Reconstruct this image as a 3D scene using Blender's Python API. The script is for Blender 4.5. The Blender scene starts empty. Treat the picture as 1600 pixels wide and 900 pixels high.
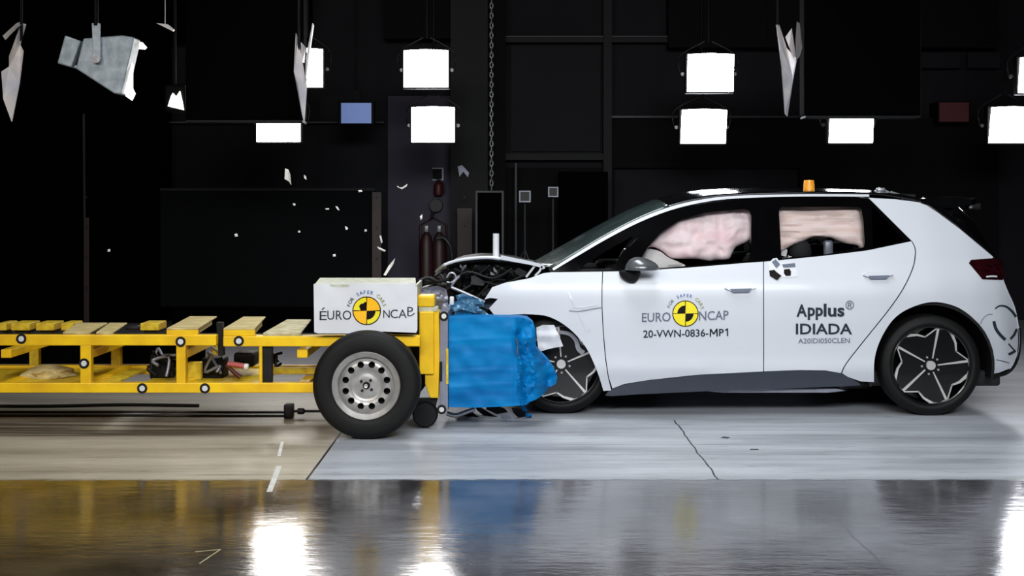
import bpy, bmesh, math, random
from mathutils import Vector, Matrix, noise
from mathutils.geometry import delaunay_2d_cdt

PI = math.pi
F = 2100.0      # focal length in pixels of the 1600 px wide frame
HY = 311.0      # image row of the eye level
H = 1.53        # camera height

# ------------------------------------------------------------------ camera, world, lights, exposure
sc = bpy.context.scene
COL = sc.collection
cam = bpy.data.cameras.new('camera'); camo = bpy.data.objects.new('camera', cam); COL.objects.link(camo)
camo.location = (0, 0, H); camo.rotation_euler = (PI/2, 0, 0)
cam.sensor_width = 36; cam.lens = 36*F/1600; cam.shift_y = -(450-HY)/1600
cam.clip_end = 100
sc.camera = camo
sc.view_settings.view_transform = 'Standard'; sc.view_settings.look = 'None'
sc.view_settings.gamma = 1; sc.view_settings.exposure = 0.0
sc.view_settings.use_curve_mapping = False
world = bpy.data.worlds.new('world'); sc.world = world; world.use_nodes = True
world.node_tree.nodes['Background'].inputs[0].default_value = (.6, .7, .85, 1)
world.node_tree.nodes['Background'].inputs[1].default_value = 0.012

def area(name, loc, target, sx, sy, power, color, spread=PI):
    l = bpy.data.lights.new(name, 'AREA'); l.shape = 'RECTANGLE'; l.size = sx; l.size_y = sy
    l.energy = power; l.color = color; l.spread = spread
    o = bpy.data.objects.new(name, l); COL.objects.link(o); o.location = loc
    o.rotation_euler = (Vector(target)-Vector(loc)).to_track_quat('-Z', 'Y').to_euler()
    return o
area('key_bank', (1.2, -0.4, 5.0), (1.2, 9.6, 0.2), 6.5, 1.8, 158, (.95, .98, 1.0), math.radians(70))
area('top_bank', (0.2, 8.4, 6.4), (0.8, 8.6, 0), 4.6, 2.0, 165, (.93, .97, 1.0), math.radians(120))
area('left_bank', (-4.5, 1.0, 4.8), (-2.6, 9.0, 0.3), 3.0, 1.8, 84, (1.0, .93, .82), math.radians(110))
#area('rear_bank', (5.5, 11.5, 6.2), (3.4, 10.6, 0), 2.0, 1.6, 30, (.93, .97, 1.0), math.radians(110))

# ------------------------------------------------------------------ materials
def s2l(c):
    return tuple(((x/255)/12.92 if x/255 <= .04045 else ((x/255+.055)/1.055)**2.4) for x in c)
def mat(name, rgb, rough=.5, metal=0, coat=0, var=.08, vscale=9.0, bump=0, bscale=40.0, spec=.5, emis=None, estr=0, rgb2=None, stretch=(1, 1, 1)):
    m = bpy.data.materials.new(name); m.use_nodes = True
    nt = m.node_tree; b = nt.nodes['Principled BSDF']
    c = s2l(rgb); c2 = s2l(rgb2) if rgb2 else tuple(x*(1-var*2) for x in c)
    tc = nt.nodes.new('ShaderNodeTexCoord'); mp = nt.nodes.new('ShaderNodeMapping')
    mp.inputs['Scale'].default_value = stretch
    nz = nt.nodes.new('ShaderNodeTexNoise'); nz.inputs['Scale'].default_value = vscale; nz.inputs['Detail'].default_value = 5
    rp = nt.nodes.new('ShaderNodeValToRGB')
    rp.color_ramp.elements[0].position = .35; rp.color_ramp.elements[1].position = .65
    rp.color_ramp.elements[0].color = (*c2, 1); rp.color_ramp.elements[1].color = (*c, 1)
    nt.links.new(tc.outputs['Object'], mp.inputs[0]); nt.links.new(mp.outputs[0], nz.inputs['Vector'])
    nt.links.new(nz.outputs['Fac'], rp.inputs[0]); nt.links.new(rp.outputs[0], b.inputs['Base Color'])
    b.inputs['Roughness'].default_value = rough; b.inputs['Metallic'].default_value = metal
    b.inputs['Coat Weight'].default_value = coat; b.inputs['Coat Roughness'].default_value = .06
    b.inputs['Specular IOR Level'].default_value = spec
    if bump:
        n2 = nt.nodes.new('ShaderNodeTexNoise'); n2.inputs['Scale'].default_value = bscale; n2.inputs['Detail'].default_value = 4
        bp = nt.nodes.new('ShaderNodeBump'); bp.inputs['Strength'].default_value = bump; bp.inputs['Distance'].default_value = .01
        nt.links.new(mp.outputs[0], n2.inputs['Vector']); nt.links.new(n2.outputs['Fac'], bp.inputs['Height'])
        nt.links.new(bp.outputs[0], b.inputs['Normal'])
    if emis:
        b.inputs['Emission Color'].default_value = (*s2l(emis), 1); b.inputs['Emission Strength'].default_value = estr
    return m
def glass(name, tint, gloss=.05, alpha=.9):
    m = bpy.data.materials.new(name); m.use_nodes = True; nt = m.node_tree; nt.nodes.clear()
    out = nt.nodes.new('ShaderNodeOutputMaterial'); t = nt.nodes.new('ShaderNodeBsdfTransparent'); t.inputs[0].default_value = (*tint, 1)
    g = nt.nodes.new('ShaderNodeBsdfGlossy'); g.inputs['Roughness'].default_value = gloss
    fr = nt.nodes.new('ShaderNodeFresnel'); fr.inputs[0].default_value = 1.45
    mx = nt.nodes.new('ShaderNodeMixShader')
    nt.links.new(fr.outputs[0], mx.inputs[0]); nt.links.new(t.outputs[0], mx.inputs[1]); nt.links.new(g.outputs[0], mx.inputs[2])
    nt.links.new(mx.outputs[0], out.inputs[0]); return m

M = {}
M['white'] = mat('white_paint', (202, 206, 214), .40, coat=.12, var=.01, vscale=2)
M['silverline'] = mat('silver_trim', (214, 218, 224), .35, metal=.2, var=.03)
M['blackgloss'] = mat('black_gloss', (9, 9, 11), .12, coat=.5, var=.1)
M['pillarblack'] = mat('pillar_black', (5, 5, 6), .15, var=.1, spec=.15)
M['mirrorgrey'] = mat('mirror_grey', (96, 100, 104), .25, metal=.3, coat=.4, var=.15, vscale=14)
M['black'] = mat('black_plastic', (9, 9, 10), .6, var=.15, spec=.3)
M['darkmetal'] = mat('dark_metal', (22, 22, 25), .5, metal=.4, var=.3, vscale=20)
M['sill'] = mat('sill_plastic', (52, 57, 70), .35, coat=.2, var=.06)
M['tyre'] = mat('tyre_rubber', (8, 8, 9), .65, spec=.3, var=.2, vscale=30, bump=.1, bscale=120)
M['alloy'] = mat('machined_alloy', (225, 222, 220), .3, metal=.55, var=.06)
M['wheelblack'] = mat('wheel_black', (10, 10, 11), .25, coat=.3, var=.1)
M['steel'] = mat('painted_steel_wheel', (176, 174, 172), .38, metal=.5, var=.12, vscale=14)
M['silver'] = mat('bare_metal', (170, 172, 180), .35, metal=.7, var=.15, vscale=15, bump=.15)
M['plate'] = mat('grey_plate', (140, 142, 156), .4, metal=.4, var=.12, vscale=8)
M['bluesheet'] = mat('blue_grey_sheet', (120, 165, 190), .35, metal=.4, rgb2=(60, 110, 150), vscale=18, bump=.3)
M['yellow'] = mat('yellow_paint', (250, 205, 8), .42, coat=.15, rgb2=(226, 176, 6), vscale=5)
M['yellow2'] = mat('worn_yellow_paint', (222, 196, 40), .5, rgb2=(190, 150, 24), vscale=22)
M['wood'] = mat('plywood', (214, 198, 140), .7, rgb2=(172, 146, 86), vscale=10, stretch=(1, 6, 1), bump=.15)
M['woodpale'] = mat('pale_board', (208, 200, 168), .7, rgb2=(164, 150, 98), vscale=14)
M['blue'] = mat('blue_barrier', (0, 124, 188), .55, spec=.15, rgb2=(0, 94, 158), vscale=5, stretch=(.5, 1, 2), bump=.12, bscale=14)
M['panelwhite'] = mat('white_sheet', (214, 216, 222), .5, var=.03, vscale=6, bump=.15, bscale=5)
M['cream'] = mat('cream_sheet', (196, 198, 178), .55, rgb2=(160, 164, 140), vscale=20)
M['airbag'] = mat('airbag_fabric', (246, 226, 230), .8, rgb2=(238, 206, 211), vscale=6, bump=.8, bscale=10)
M['airbag2'] = mat('airbag_fabric_ochre', (246, 226, 224), .8, rgb2=(238, 208, 200), vscale=5, stretch=(.5, 1, 5), bump=.9, bscale=7)
M['greyfabric'] = mat('grey_fabric', (214, 208, 208), .8, var=.06, bump=.3)
M['seat'] = mat('seat_fabric', (24, 24, 27), .85, var=.2)
M['cabin'] = mat('cabin_lining', (14, 14, 16), .8, var=.1)
M['glass'] = glass('clear_glass', (.97, .98, .98), .03)
M['tint'] = glass('tinted_glass', (.02, .02, .022), .03)
M['screen'] = mat('windscreen_glass', (62, 76, 74), .15, coat=.3, rgb2=(48, 62, 60), vscale=8)
M['ink'] = mat('dark_lettering', (44, 50, 62), .5, spec=.15, var=.05)
M['inkgrey'] = mat('grey_lettering', (104, 112, 128), .5, spec=.15, var=.05)
M['inkb'] = mat('blue_lettering', (50, 90, 160), .5, var=.05)
M['inkg'] = mat('olive_lettering', (130, 140, 70), .5, var=.05)
M['logoy'] = mat('logo_yellow', (240, 222, 20), .45, var=.03)
M['logoo'] = mat('logo_amber', (255, 190, 10), .45, var=.03)
M['logok'] = mat('logo_black', (18, 10, 10), .45, spec=.15, var=.03)
M['taillamp'] = mat('tail_lamp_lens', (44, 8, 14), .12, coat=.6, rgb2=(20, 5, 8), vscale=30)
M['red'] = mat('dull_red', (80, 16, 22), .5, var=.15)
M['darkred'] = mat('dark_red_paint', (44, 13, 17), .5, var=.2)
M['signred'] = mat('red_sign_face', (62, 20, 26), .5, var=.1, emis=(150, 20, 26), estr=.03)
M['pink'] = mat('pinkish_hose', (190, 90, 90), .5, var=.2)
M['lampgrey'] = mat('lamp_housing_grey', (190, 200, 210), .45, metal=.2, rgb2=(150, 165, 178), vscale=12, bump=.1)
M['blade'] = mat('aluminium_blade', (232, 224, 220), .4, metal=.2, rgb2=(196, 196, 206), vscale=5)
M['lampblack'] = mat('lamp_housing_black', (7, 7, 8), .6, var=.2, spec=.15)
M['amber'] = mat('amber_lens', (240, 170, 50), .3, var=.1, rgb2=(200, 120, 20), emis=(255, 170, 50), estr=.25)
M['chain'] = mat('galvanised_chain', (150, 150, 150), .4, metal=.5, var=.2)
M['softblack'] = mat('black_cloth', (3, 3, 3), .95, var=.1, spec=.03)
M['board'] = mat('black_board', (6, 8, 10), .8, spec=.1, var=.1, vscale=3)
M['frost'] = mat('frosted_diffuser', (255, 255, 255), .5, var=0, emis=(255, 250, 244), estr=26)
M['frostcool'] = mat('frosted_diffuser_cool', (255, 255, 255), .5, var=0, emis=(246, 249, 255), estr=26)
M['frostsmall'] = mat('small_lamp_lens', (255, 250, 240), .5, var=0, emis=(255, 248, 236), estr=2.2)
M['monitor'] = mat('monitor_screen', (60, 80, 130), .3, var=.02, emis=(118, 142, 200), estr=.55, rgb2=(50, 70, 120))
M['debris'] = mat('debris_white', (220, 220, 215), .6, var=.1)
M['rodblack'] = mat('rod_black', (18, 18, 20), .5, var=.2)
M['railsteel'] = mat('floor_rail_steel', (56, 52, 60), .35, metal=.5, var=.2)
M['wall'] = mat('wall_paint', (26, 25, 30), .75, rgb2=(21, 20, 25), vscale=2, spec=.2)
M['walldark'] = mat('wall_dark_paint', (12, 12, 14), .8, var=.1, spec=.15)
M['litwall'] = mat('lit_wall_tone', (80, 76, 90), .75, var=.06, vscale=1.5, spec=.2)  # lighter tone paints lamplight onto part of the back wall
M['wallpanel'] = mat('wall_panel_paint', (24, 24, 29), .7, var=.06, vscale=1.5, spec=.2)
M['trim'] = mat('beam_paint', (9, 10, 13), .6, var=.1, spec=.25)
M['trimline'] = mat('beam_edge', (34, 36, 42), .5, var=.1)

# ------------------------------------------------------------------ helpers
def W(px, py, Y):
    return Vector(((px-800)*Y/F, Y, H-(py-HY)*Y/F))
def atZ(px, py, Z):
    Y = F*(H-Z)/(py-HY)
    return Vector(((px-800)*Y/F, Y, Z))

class G:
    def __init__(s): s.v = []; s.f = []
    def add(s, vs, fs):
        n = len(s.v); s.v += [Vector(v) for v in vs]; s.f += [tuple(i+n for i in f) for f in fs]; return s
    def box(s, x0, x1, y0, y1, z0, z1):
        vs = [(x, y, z) for x in (x0, x1) for y in (y0, y1) for z in (z0, z1)]
        return s.add(vs, [(0, 1, 3, 2), (4, 6, 7, 5), (0, 4, 5, 1), (2, 3, 7, 6), (0, 2, 6, 4), (1, 5, 7, 3)])
    def pbox(s, px0, py0, px1, py1, Y, d):      # box whose front face spans the rectangle at depth Y
        a = W(px0, py1, Y); b = W(px1, py0, Y)
        return s.box(a.x, b.x, Y, Y+d, a.z, b.z)
    def prism(s, pts, vec):
        n = len(pts); vec = Vector(vec); a = [Vector(p) for p in pts]; b = [p+vec for p in a]
        fs = [tuple(range(n)), tuple(range(2*n-1, n-1, -1))]
        fs += [(i, (i+1) % n, n+(i+1) % n, n+i) for i in range(n)]
        return s.add(a+b, fs)
    def pprism(s, poly, Y, d, dy=None):
        return s.prism([W(x, y, Y) for x, y in poly], (0, d, 0))
    def tube(s, pts, r, n=8, r2=None):
        pts = [Vector(p) for p in pts]; rings = []; m = len(pts)
        up = Vector((.13, .37, .92))
        for i, p in enumerate(pts):
            t = (pts[min(i+1, m-1)]-pts[max(i-1, 0)]).normalized()
            a = t.cross(up)
            if a.length < 1e-3: a = t.cross(Vector((1, 0, 0)))
            a.normalize(); b = t.cross(a)
            rr = r if r2 is None else r+(r2-r)*i/(m-1)
            rings.append([p+a*math.cos(2*PI*k/n)*rr+b*math.sin(2*PI*k/n)*rr for k in range(n)])
        vs = [v for rg in rings for v in rg]; fs = []
        for i in range(m-1):
            for k in range(n):
                fs.append((i*n+k, i*n+(k+1) % n, (i+1)*n+(k+1) % n, (i+1)*n+k))
        fs += [tuple(range(n)), tuple(range(m*n-1, (m-1)*n-1, -1))]
        return s.add(vs, fs)
    def lathe(s, c, prof, n=48, axis='y', sgn=1, closed=True):
        c = Vector(c); vs = []; fs = []; m = len(prof)
        for k in range(n):
            a = 2*PI*k/n
            for r, d in prof:
                if axis == 'y': vs.append(c+Vector((r*math.cos(a), d*sgn, r*math.sin(a))))
                elif axis == 'z': vs.append(c+Vector((r*math.cos(a), r*math.sin(a), d)))
                else: vs.append(c+Vector((d, r*math.cos(a), r*math.sin(a))))
        mm = m if closed else m-1
        for k in range(n):
            for i in range(mm):
                j = (i+1) % m; k2 = (k+1) % n
                fs.append((k*m+i, k*m+j, k2*m+j, k2*m+i))
        return s.add(vs, fs)
    def disc(s, c, r, d, n=32, axis='y'):
        c = Vector(c)
        if axis == 'y': pts = [c+Vector((r*math.cos(2*PI*k/n), 0, r*math.sin(2*PI*k/n))) for k in range(n)]; v = (0, d, 0)
        elif axis == 'z': pts = [c+Vector((r*math.cos(2*PI*k/n), r*math.sin(2*PI*k/n), 0)) for k in range(n)]; v = (0, 0, d)
        else: pts = [c+Vector((0, r*math.cos(2*PI*k/n), r*math.sin(2*PI*k/n))) for k in range(n)]; v = (d, 0, 0)
        return s.prism(pts, v)
    def blob(s, c, rad, seed=0, amp=.2, sub=2, fr=2.0):
        bm = bmesh.new(); bmesh.ops.create_icosphere(bm, subdivisions=sub, radius=1)
        c = Vector(c); vs = []
        for v in bm.verts:
            k = 1+amp*noise.noise(v.co*fr+Vector((seed*3.1, seed*1.7, seed)))*2
            vs.append(c+Vector((v.co.x*rad[0]*k, v.co.y*rad[1]*k, v.co.z*rad[2]*k)))
        fs = [tuple(v.index for v in f.verts) for f in bm.faces]
        bm.free(); return s.add(vs, fs)
    def rbox(s, c, size, r=.03, rot=None):
        bm = bmesh.new(); bmesh.ops.create_cube(bm, size=1)
        for v in bm.verts: v.co = Vector((v.co.x*size[0], v.co.y*size[1], v.co.z*size[2]))
        bmesh.ops.bevel(bm, geom=bm.edges[:], offset=r, segments=3, affect='EDGES', profile=.5)
        bm.verts.index_update()
        R = rot if rot is not None else Matrix.Identity(3)
        vs = [Vector(c)+R @ v.co for v in bm.verts]; fs = [tuple(v.index for v in f.verts) for f in bm.faces]
        bm.free(); return s.add(vs, fs)
    def mirror(s, yc):
        g = G(); g.v = [Vector((v.x, 2*yc-v.y, v.z)) for v in s.v]; g.f = [tuple(reversed(f)) for f in s.f]; return g

ORG = {}
def obj(name, g, m, parent=None, smooth=35, bev=0, label=None, fix=True):
    me = bpy.data.meshes.new(name)
    if parent is None:
        xs = [v.x for v in g.v]; ys = [v.y for v in g.v]; zs = [v.z for v in g.v]
        org = Vector(((min(xs)+max(xs))/2, (min(ys)+max(ys))/2, min(zs)))
    else: org = ORG[parent.name]
    me.from_pydata([tuple(v-org) for v in g.v], [], g.f)
    if fix:
        bm = bmesh.new(); bm.from_mesh(me); bmesh.ops.recalc_face_normals(bm, faces=bm.faces); bm.to_mesh(me); bm.free()
    me.polygons.foreach_set('use_smooth', [smooth > 0]*len(me.polygons))
    if smooth > 0: me.set_sharp_from_angle(angle=math.radians(smooth))
    me.materials.append(M[m] if isinstance(m, str) else m)
    o = bpy.data.objects.new(name, me); COL.objects.link(o)
    if parent is None: o.location = org
    else: o.parent = parent
    ORG[o.name] = org
    if bev:
        b = o.modifiers.new('bevel', 'BEVEL'); b.width = bev; b.segments = 2; b.limit_method = 'ANGLE'
    if label: o['label'] = label
    return o
def tag(o, label, cat, group=None, kind=None):
    o['label'] = label; o['category'] = cat
    if group: o['group'] = group
    if kind: o['kind'] = kind
    return o
def thing(name, loc, label, cat, group=None):
    o = bpy.data.objects.new(name, None); COL.objects.link(o); o.location = loc; o.empty_display_size = .1
    ORG[o.name] = Vector(loc); return tag(o, label, cat, group)
def struct(name, g, m, smooth=0):
    o = obj(name, g, m, None, smooth); o['kind'] = 'structure'; return o

def inside(x, y, poly):
    r = False; n = len(poly); j = n-1
    for i in range(n):
        xi, yi = poly[i]; xj, yj = poly[j]
        if (yi > y) != (yj > y) and x < (xj-xi)*(y-yi)/(yj-yi)+xi: r = not r
        j = i
    return r
def sdist(x, y, poly):
    best = 1e9; n = len(poly)
    for i in range(n):
        x0, y0 = poly[i]; x1, y1 = poly[(i+1) % n]; dx, dy = x1-x0, y1-y0; L = dx*dx+dy*dy
        t = 0 if L == 0 else max(0, min(1, ((x-x0)*dx+(y-y0)*dy)/L))
        d = math.hypot(x-x0-t*dx, y-y0-t*dy); best = min(best, d)
    return best
def dens(poly, step):
    out = []; n = len(poly)
    for i in range(n):
        a = poly[i]; b = poly[(i+1) % n]; L = math.hypot(b[0]-a[0], b[1]-a[1]); k = max(1, int(round(L/step)))
        for q in range(k): out.append((a[0]+(b[0]-a[0])*q/k, a[1]+(b[1]-a[1])*q/k))
    return out
def cr(pts, n=6):       # smooth open curve through points
    out = []; m = len(pts)
    for i in range(m-1):
        p0 = pts[max(i-1, 0)]; p1 = pts[i]; p2 = pts[i+1]; p3 = pts[min(i+2, m-1)]
        for q in range(n):
            t = q/n
            out.append(tuple(.5*((2*p1[k])+(-p0[k]+p2[k])*t+(2*p0[k]-5*p1[k]+4*p2[k]-p3[k])*t*t+(-p0[k]+3*p1[k]-3*p2[k]+p3[k])*t**3) for k in range(len(p1))))
    out.append(tuple(pts[-1])); return out
def fill2d(outline, holes, step):
    polys = [dens(outline, step)]+[dens(h, step) for h in holes]
    vs = []; es = []
    for p in polys:
        n0 = len(vs); vs += [Vector(q) for q in p]; es += [(n0+i, n0+(i+1) % len(p)) for i in range(len(p))]
    x0 = min(p[0] for p in outline); x1 = max(p[0] for p in outline); y0 = min(p[1] for p in outline); y1 = max(p[1] for p in outline)
    y = y0+step*.5; row = 0
    while y < y1:
        x = x0+step*(.5 if row % 2 else 1.0)
        while x < x1:
            if inside(x, y, outline) and not any(inside(x, y, h) for h in holes):
                if min(sdist(x, y, q) for q in [outline]+list(holes)) > step*.5: vs.append(Vector((x, y)))
            x += step
        y += step*.87; row += 1
    ov, oe, of, *_ = delaunay_2d_cdt(vs, es, [], 0, 1e-5)
    fs = []
    for f in of:
        cx = sum(ov[i].x for i in f)/3; cy = sum(ov[i].y for i in f)/3
        if inside(cx, cy, outline) and not any(inside(cx, cy, h) for h in holes): fs.append(tuple(f))
    return ov, fs
def sheet(outline, fn, thick, holes=(), step=9, inner=None):
    ov, fs = fill2d(outline, list(holes), step)
    used = sorted({i for f in fs for i in f}); mp = {i: k for k, i in enumerate(used)}
    pts = [(ov[i].x, ov[i].y) for i in used]; fs = [tuple(mp[i] for i in f) for f in fs]
    n = len(pts)
    A = [fn(x, y) for x, y in pts]
    B = [inner(x, y) for x, y in pts] if inner else [a+Vector((0, thick, 0)) for a in A]
    ec = {}
    for f in fs:
        for k in range(3):
            e = (f[k], f[(k+1) % 3]); ec[e] = ec.get(e, 0)+1
    bd = [e for e in ec if (e[1], e[0]) not in ec]
    g = G(); g.add(A+B, [f for f in fs]+[tuple(i+n for i in reversed(f)) for f in fs]+[(e[1], e[0], e[0]+n, e[1]+n) for e in bd])
    return g
def ribbon2(pts, w):
    # closed outline of a stroke of width w along 2d points
    L = []; R = []; m = len(pts)
    for i, p in enumerate(pts):
        a = pts[max(i-1, 0)]; b = pts[min(i+1, m-1)]; dx, dy = b[0]-a[0], b[1]-a[1]; l = math.hypot(dx, dy) or 1
        ww = w(i/(m-1)) if callable(w) else w
        L.append((p[0]-dy/l*ww/2, p[1]+dx/l*ww/2)); R.append((p[0]+dy/l*ww/2, p[1]-dx/l*ww/2))
    return L+R[::-1]
def stroke(g, pts, w, fn, thick):
    rb = ribbon2(pts, w); m = len(pts)
    A = [fn(*p) for p in rb]; n = len(A); B = [a+Vector((0, thick, 0)) for a in A]
    fs = []
    for i in range(m-1):
        q = (i, i+1, n-2-i, n-1-i)
        fs.append(q); fs.append(tuple(k+n for k in reversed(q)))
        fs.append((i, i+n, i+1+n, i+1)); fs.append((n-1-i, n-2-i, 2*n-2-i, 2*n-1-i))
    fs += [(0, n-1, 2*n-1, n), (m-1, m-1+n, m+n, m)]
    return g.add(A+B, fs)

_tc = {}
def glyphs(s, bold=0):
    key = (s, bold)
    if key in _tc: return _tc[key]
    c = bpy.data.curves.new('t', 'FONT'); c.body = s; c.offset = bold; c.resolution_u = 3
    o = bpy.data.objects.new('t', c); COL.objects.link(o); bpy.context.view_layer.update()
    e = o.evaluated_get(bpy.context.evaluated_depsgraph_get()); me = e.to_mesh()
    vs = [(v.co.x, v.co.y) for v in me.vertices]; fs = [tuple(p.vertices) for p in me.polygons]
    e.to_mesh_clear(); bpy.data.objects.remove(o); bpy.data.curves.remove(c)
    _tc[key] = (vs, fs); return vs, fs
def text(g, s, x0, y0, x1, y1, fn, bold=0, rise=0, wav=None):
    vs, fs = glyphs(s, bold)
    a = min(v[0] for v in vs); b = max(v[0] for v in vs); c = min(v[1] for v in vs); d = max(v[1] for v in vs)
    out = []
    for x, y in vs:
        px = x0+(x-a)/(b-a)*(x1-x0); py = y1-(y-c)/(d-c)*(y1-y0)
        py -= rise*(px-x0)/(x1-x0)
        out.append(fn(px, py))
    return g.add(out, fs)
def arctext(gs, s, cx, cy, r, h, a0, a1, fn, bold=.01):
    n = len(s); w = 0
    for i, ch in enumerate(s):
        if ch == ' ': w += 1; continue
        a = math.radians(a0+(a1-a0)*i/(n-1)); vs, fs = glyphs(ch, bold)
        xa = min(v[0] for v in vs); xb = max(v[0] for v in vs); cxx = (xa+xb)/2; k = h/.72
        out = []
        for x, y in vs:
            u = (x-cxx)*k; v = r+y*k
            out.append(fn(cx+v*math.cos(a)+u*math.sin(a), cy-v*math.sin(a)+u*math.cos(a)))
        gs[w].add(out, fs)
def roundel(cx, cy, r, fn, parent, fo):
    g = G(); n = 40
    g.add([fn(cx, cy, fo)]+[fn(cx+r*math.cos(2*PI*k/n), cy+r*math.sin(2*PI*k/n), fo) for k in range(n)], [(0, 1+k, 1+(k+1) % n) for k in range(n)])
    root = obj('crash_test_roundel', g, 'logok', parent, 0, label='yellow and black quartered roundel')
    y1 = G(); y2 = G(); kk = G()
    def wedge(gg, a0, a1, r0, off):
        m = 10; pts = [fn(cx, cy, fo+off)]+[fn(cx+r0*math.cos(a0+(a1-a0)*q/m), cy+r0*math.sin(a0+(a1-a0)*q/m), fo+off) for q in range(m+1)]
        gg.add(pts, [(0, q+1, q+2) for q in range(m)])
    e = .04
    for q in range(4): wedge(y1 if q % 2 == 0 else y2, q*PI/2+e, (q+1)*PI/2-e, r*.93, .0008)
    wedge(kk, 0, PI/2, r*.62, .0016); wedge(kk, PI, 3*PI/2, r*.62, .0016)
    return root, y1, y2, kk

# ------------------------------------------------------------------ the hall
def floor_material():
    m = bpy.data.materials.new('concrete_floor'); m.use_nodes = True; nt = m.node_tree; N = nt.nodes; L = nt.links
    b = N['Principled BSDF']; geo = N.new('ShaderNodeNewGeometry'); sep = N.new('ShaderNodeSeparateXYZ'); L.new(geo.outputs['Position'], sep.inputs[0])
    def nz(scale, stretch, detail=6, rough=.6):
        mp = N.new('ShaderNodeMapping'); mp.inputs['Scale'].default_value = stretch; L.new(geo.outputs['Position'], mp.inputs[0])
        t = N.new('ShaderNodeTexNoise'); t.inputs['Scale'].default_value = scale; t.inputs['Detail'].default_value = detail; t.inputs['Roughness'].default_value = rough
        L.new(mp.outputs[0], t.inputs['Vector']); return t.outputs['Fac']
    def ramp(src, p0, c0, p1, c1):
        r = N.new('ShaderNodeValToRGB'); r.color_ramp.elements[0].position = p0; r.color_ramp.elements[1].position = p1
        r.color_ramp.elements[0].color = (*c0, 1); r.color_ramp.elements[1].color = (*c1, 1); L.new(src, r.inputs[0]); return r.outputs[0]
    def math_(op, a, bb, c=None):
        n = N.new('ShaderNodeMath'); n.operation = op
        for i, q in enumerate((a, bb, c)):
            if q is None: continue
            if isinstance(q, (int, float)): n.inputs[i].default_value = q
            else: L.new(q, n.inputs[i])
        return n.outputs[0]
    def step_(src, e, w):
        n = N.new('ShaderNodeMapRange'); n.inputs['From Min'].default_value = e-w; n.inputs['From Max'].default_value = e+w
        n.interpolation_type = 'SMOOTHSTEP'; L.new(src, n.inputs['Value']); return n.outputs[0]
    def mix(f, a, bb, mode='MIX'):
        n = N.new('ShaderNodeMix'); n.data_type = 'RGBA'; n.blend_type = mode
        if isinstance(f, float): n.inputs[0].default_value = f
        else: L.new(f, n.inputs[0])
        for i, q in ((6, a), (7, bb)):
            if isinstance(q, tuple): n.inputs[i].default_value = (*q, 1)
            else: L.new(q, n.inputs[i])
        return n.outputs[2]
    X, Yc_ = sep.outputs[0], sep.outputs[1]
    streak = nz(1.3, (.35, 2.2, 1)); fine = nz(8, (.7, 2.2, 1)); blot = nz(1.1, (1, 1, 1))
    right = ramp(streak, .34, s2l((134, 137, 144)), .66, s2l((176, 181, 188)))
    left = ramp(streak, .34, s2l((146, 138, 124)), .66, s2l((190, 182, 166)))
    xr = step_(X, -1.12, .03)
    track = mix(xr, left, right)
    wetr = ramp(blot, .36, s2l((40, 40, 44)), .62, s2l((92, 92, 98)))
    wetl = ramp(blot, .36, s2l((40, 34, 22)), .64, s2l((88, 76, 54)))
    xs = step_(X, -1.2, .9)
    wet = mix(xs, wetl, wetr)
    edge = math_('ADD', Yc_, math_('MULTIPLY', math_('SUBTRACT', fine, .5), .10))
    my = step_(edge, 7.32, .035)
    far = step_(Yc_, 11.5, 2.0)
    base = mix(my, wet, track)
    base = mix(far, base, s2l((128, 128, 134)))
    grime = ramp(fine, .56, (1, 1, 1), .75, (.6, .6, .6))
    base = mix(.8, base, grime, 'MULTIPLY')
    # dark tyre streaks running along the track
    tr = nz(2.2, (.16, 5.5, 1), 3)
    base = mix(math_('MULTIPLY', ramp(tr, .60, (0, 0, 0), .70, (1, 1, 1)), math_('MULTIPLY', my, .45)), base, s2l((70, 70, 74)))
    shade_band = math_('MULTIPLY', step_(Yc_, 8.66, .04), math_('SUBTRACT', 1.0, step_(Yc_, 9.35, .15)))  # trolley's shadow painted into the floor colour, broken up like skid marks
    st = math_('MULTIPLY', math_('MULTIPLY', shade_band, math_('SUBTRACT', 1.0, step_(X, -1.7, .5))), ramp(nz(3.0, (.22, 3.5, 1), 4), .42, (0, 0, 0), .56, (.75, .75, .75)))
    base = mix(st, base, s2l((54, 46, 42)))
    # expansion joints
    def joint(x0, y0, y1, w=.010, wob=.03):
        wv = math_('MULTIPLY', math_('SUBTRACT', nz(3, (1, 1, 1), 3), .5), wob)
        d = math_('ABSOLUTE', math_('SUBTRACT', math_('ADD', X, wv), x0), 0)
        a = math_('LESS_THAN', d, w)
        return math_('MULTIPLY', a, math_('MULTIPLY', math_('GREATER_THAN', Yc_, y0), math_('LESS_THAN', Yc_, y1)))
    j = math_('MAXIMUM', joint(-1.12, 7.32, 9.5, .007, .008), math_('MAXIMUM', joint(1.125, 7.32, 9.3, .005, .05), joint(1.55, 0, 7.32, .006, .05)))
    jl = math_('LESS_THAN', math_('ABSOLUTE', math_('SUBTRACT', edge, 7.32), 0), .012)
    j = math_('MAXIMUM', j, math_('MULTIPLY', jl, math_('MULTIPLY', xr, .6)))
    base = mix(j, base, s2l((36, 36, 38)))
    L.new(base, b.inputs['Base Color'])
    rr = N.new('ShaderNodeMapRange'); L.new(my, rr.inputs['Value']); rr.inputs['To Min'].default_value = .13; rr.inputs['To Max'].default_value = .42
    rn = math_('ADD', rr.outputs[0], math_('MULTIPLY', math_('SUBTRACT', fine, .5), .12))
    L.new(rn, b.inputs['Roughness'])
    b.inputs['IOR'].default_value = 1.5
    b.inputs['Anisotropic'].default_value = 0
    bp = N.new('ShaderNodeBump'); bp.inputs['Strength'].default_value = .15; bp.inputs['Distance'].default_value = .012
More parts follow.
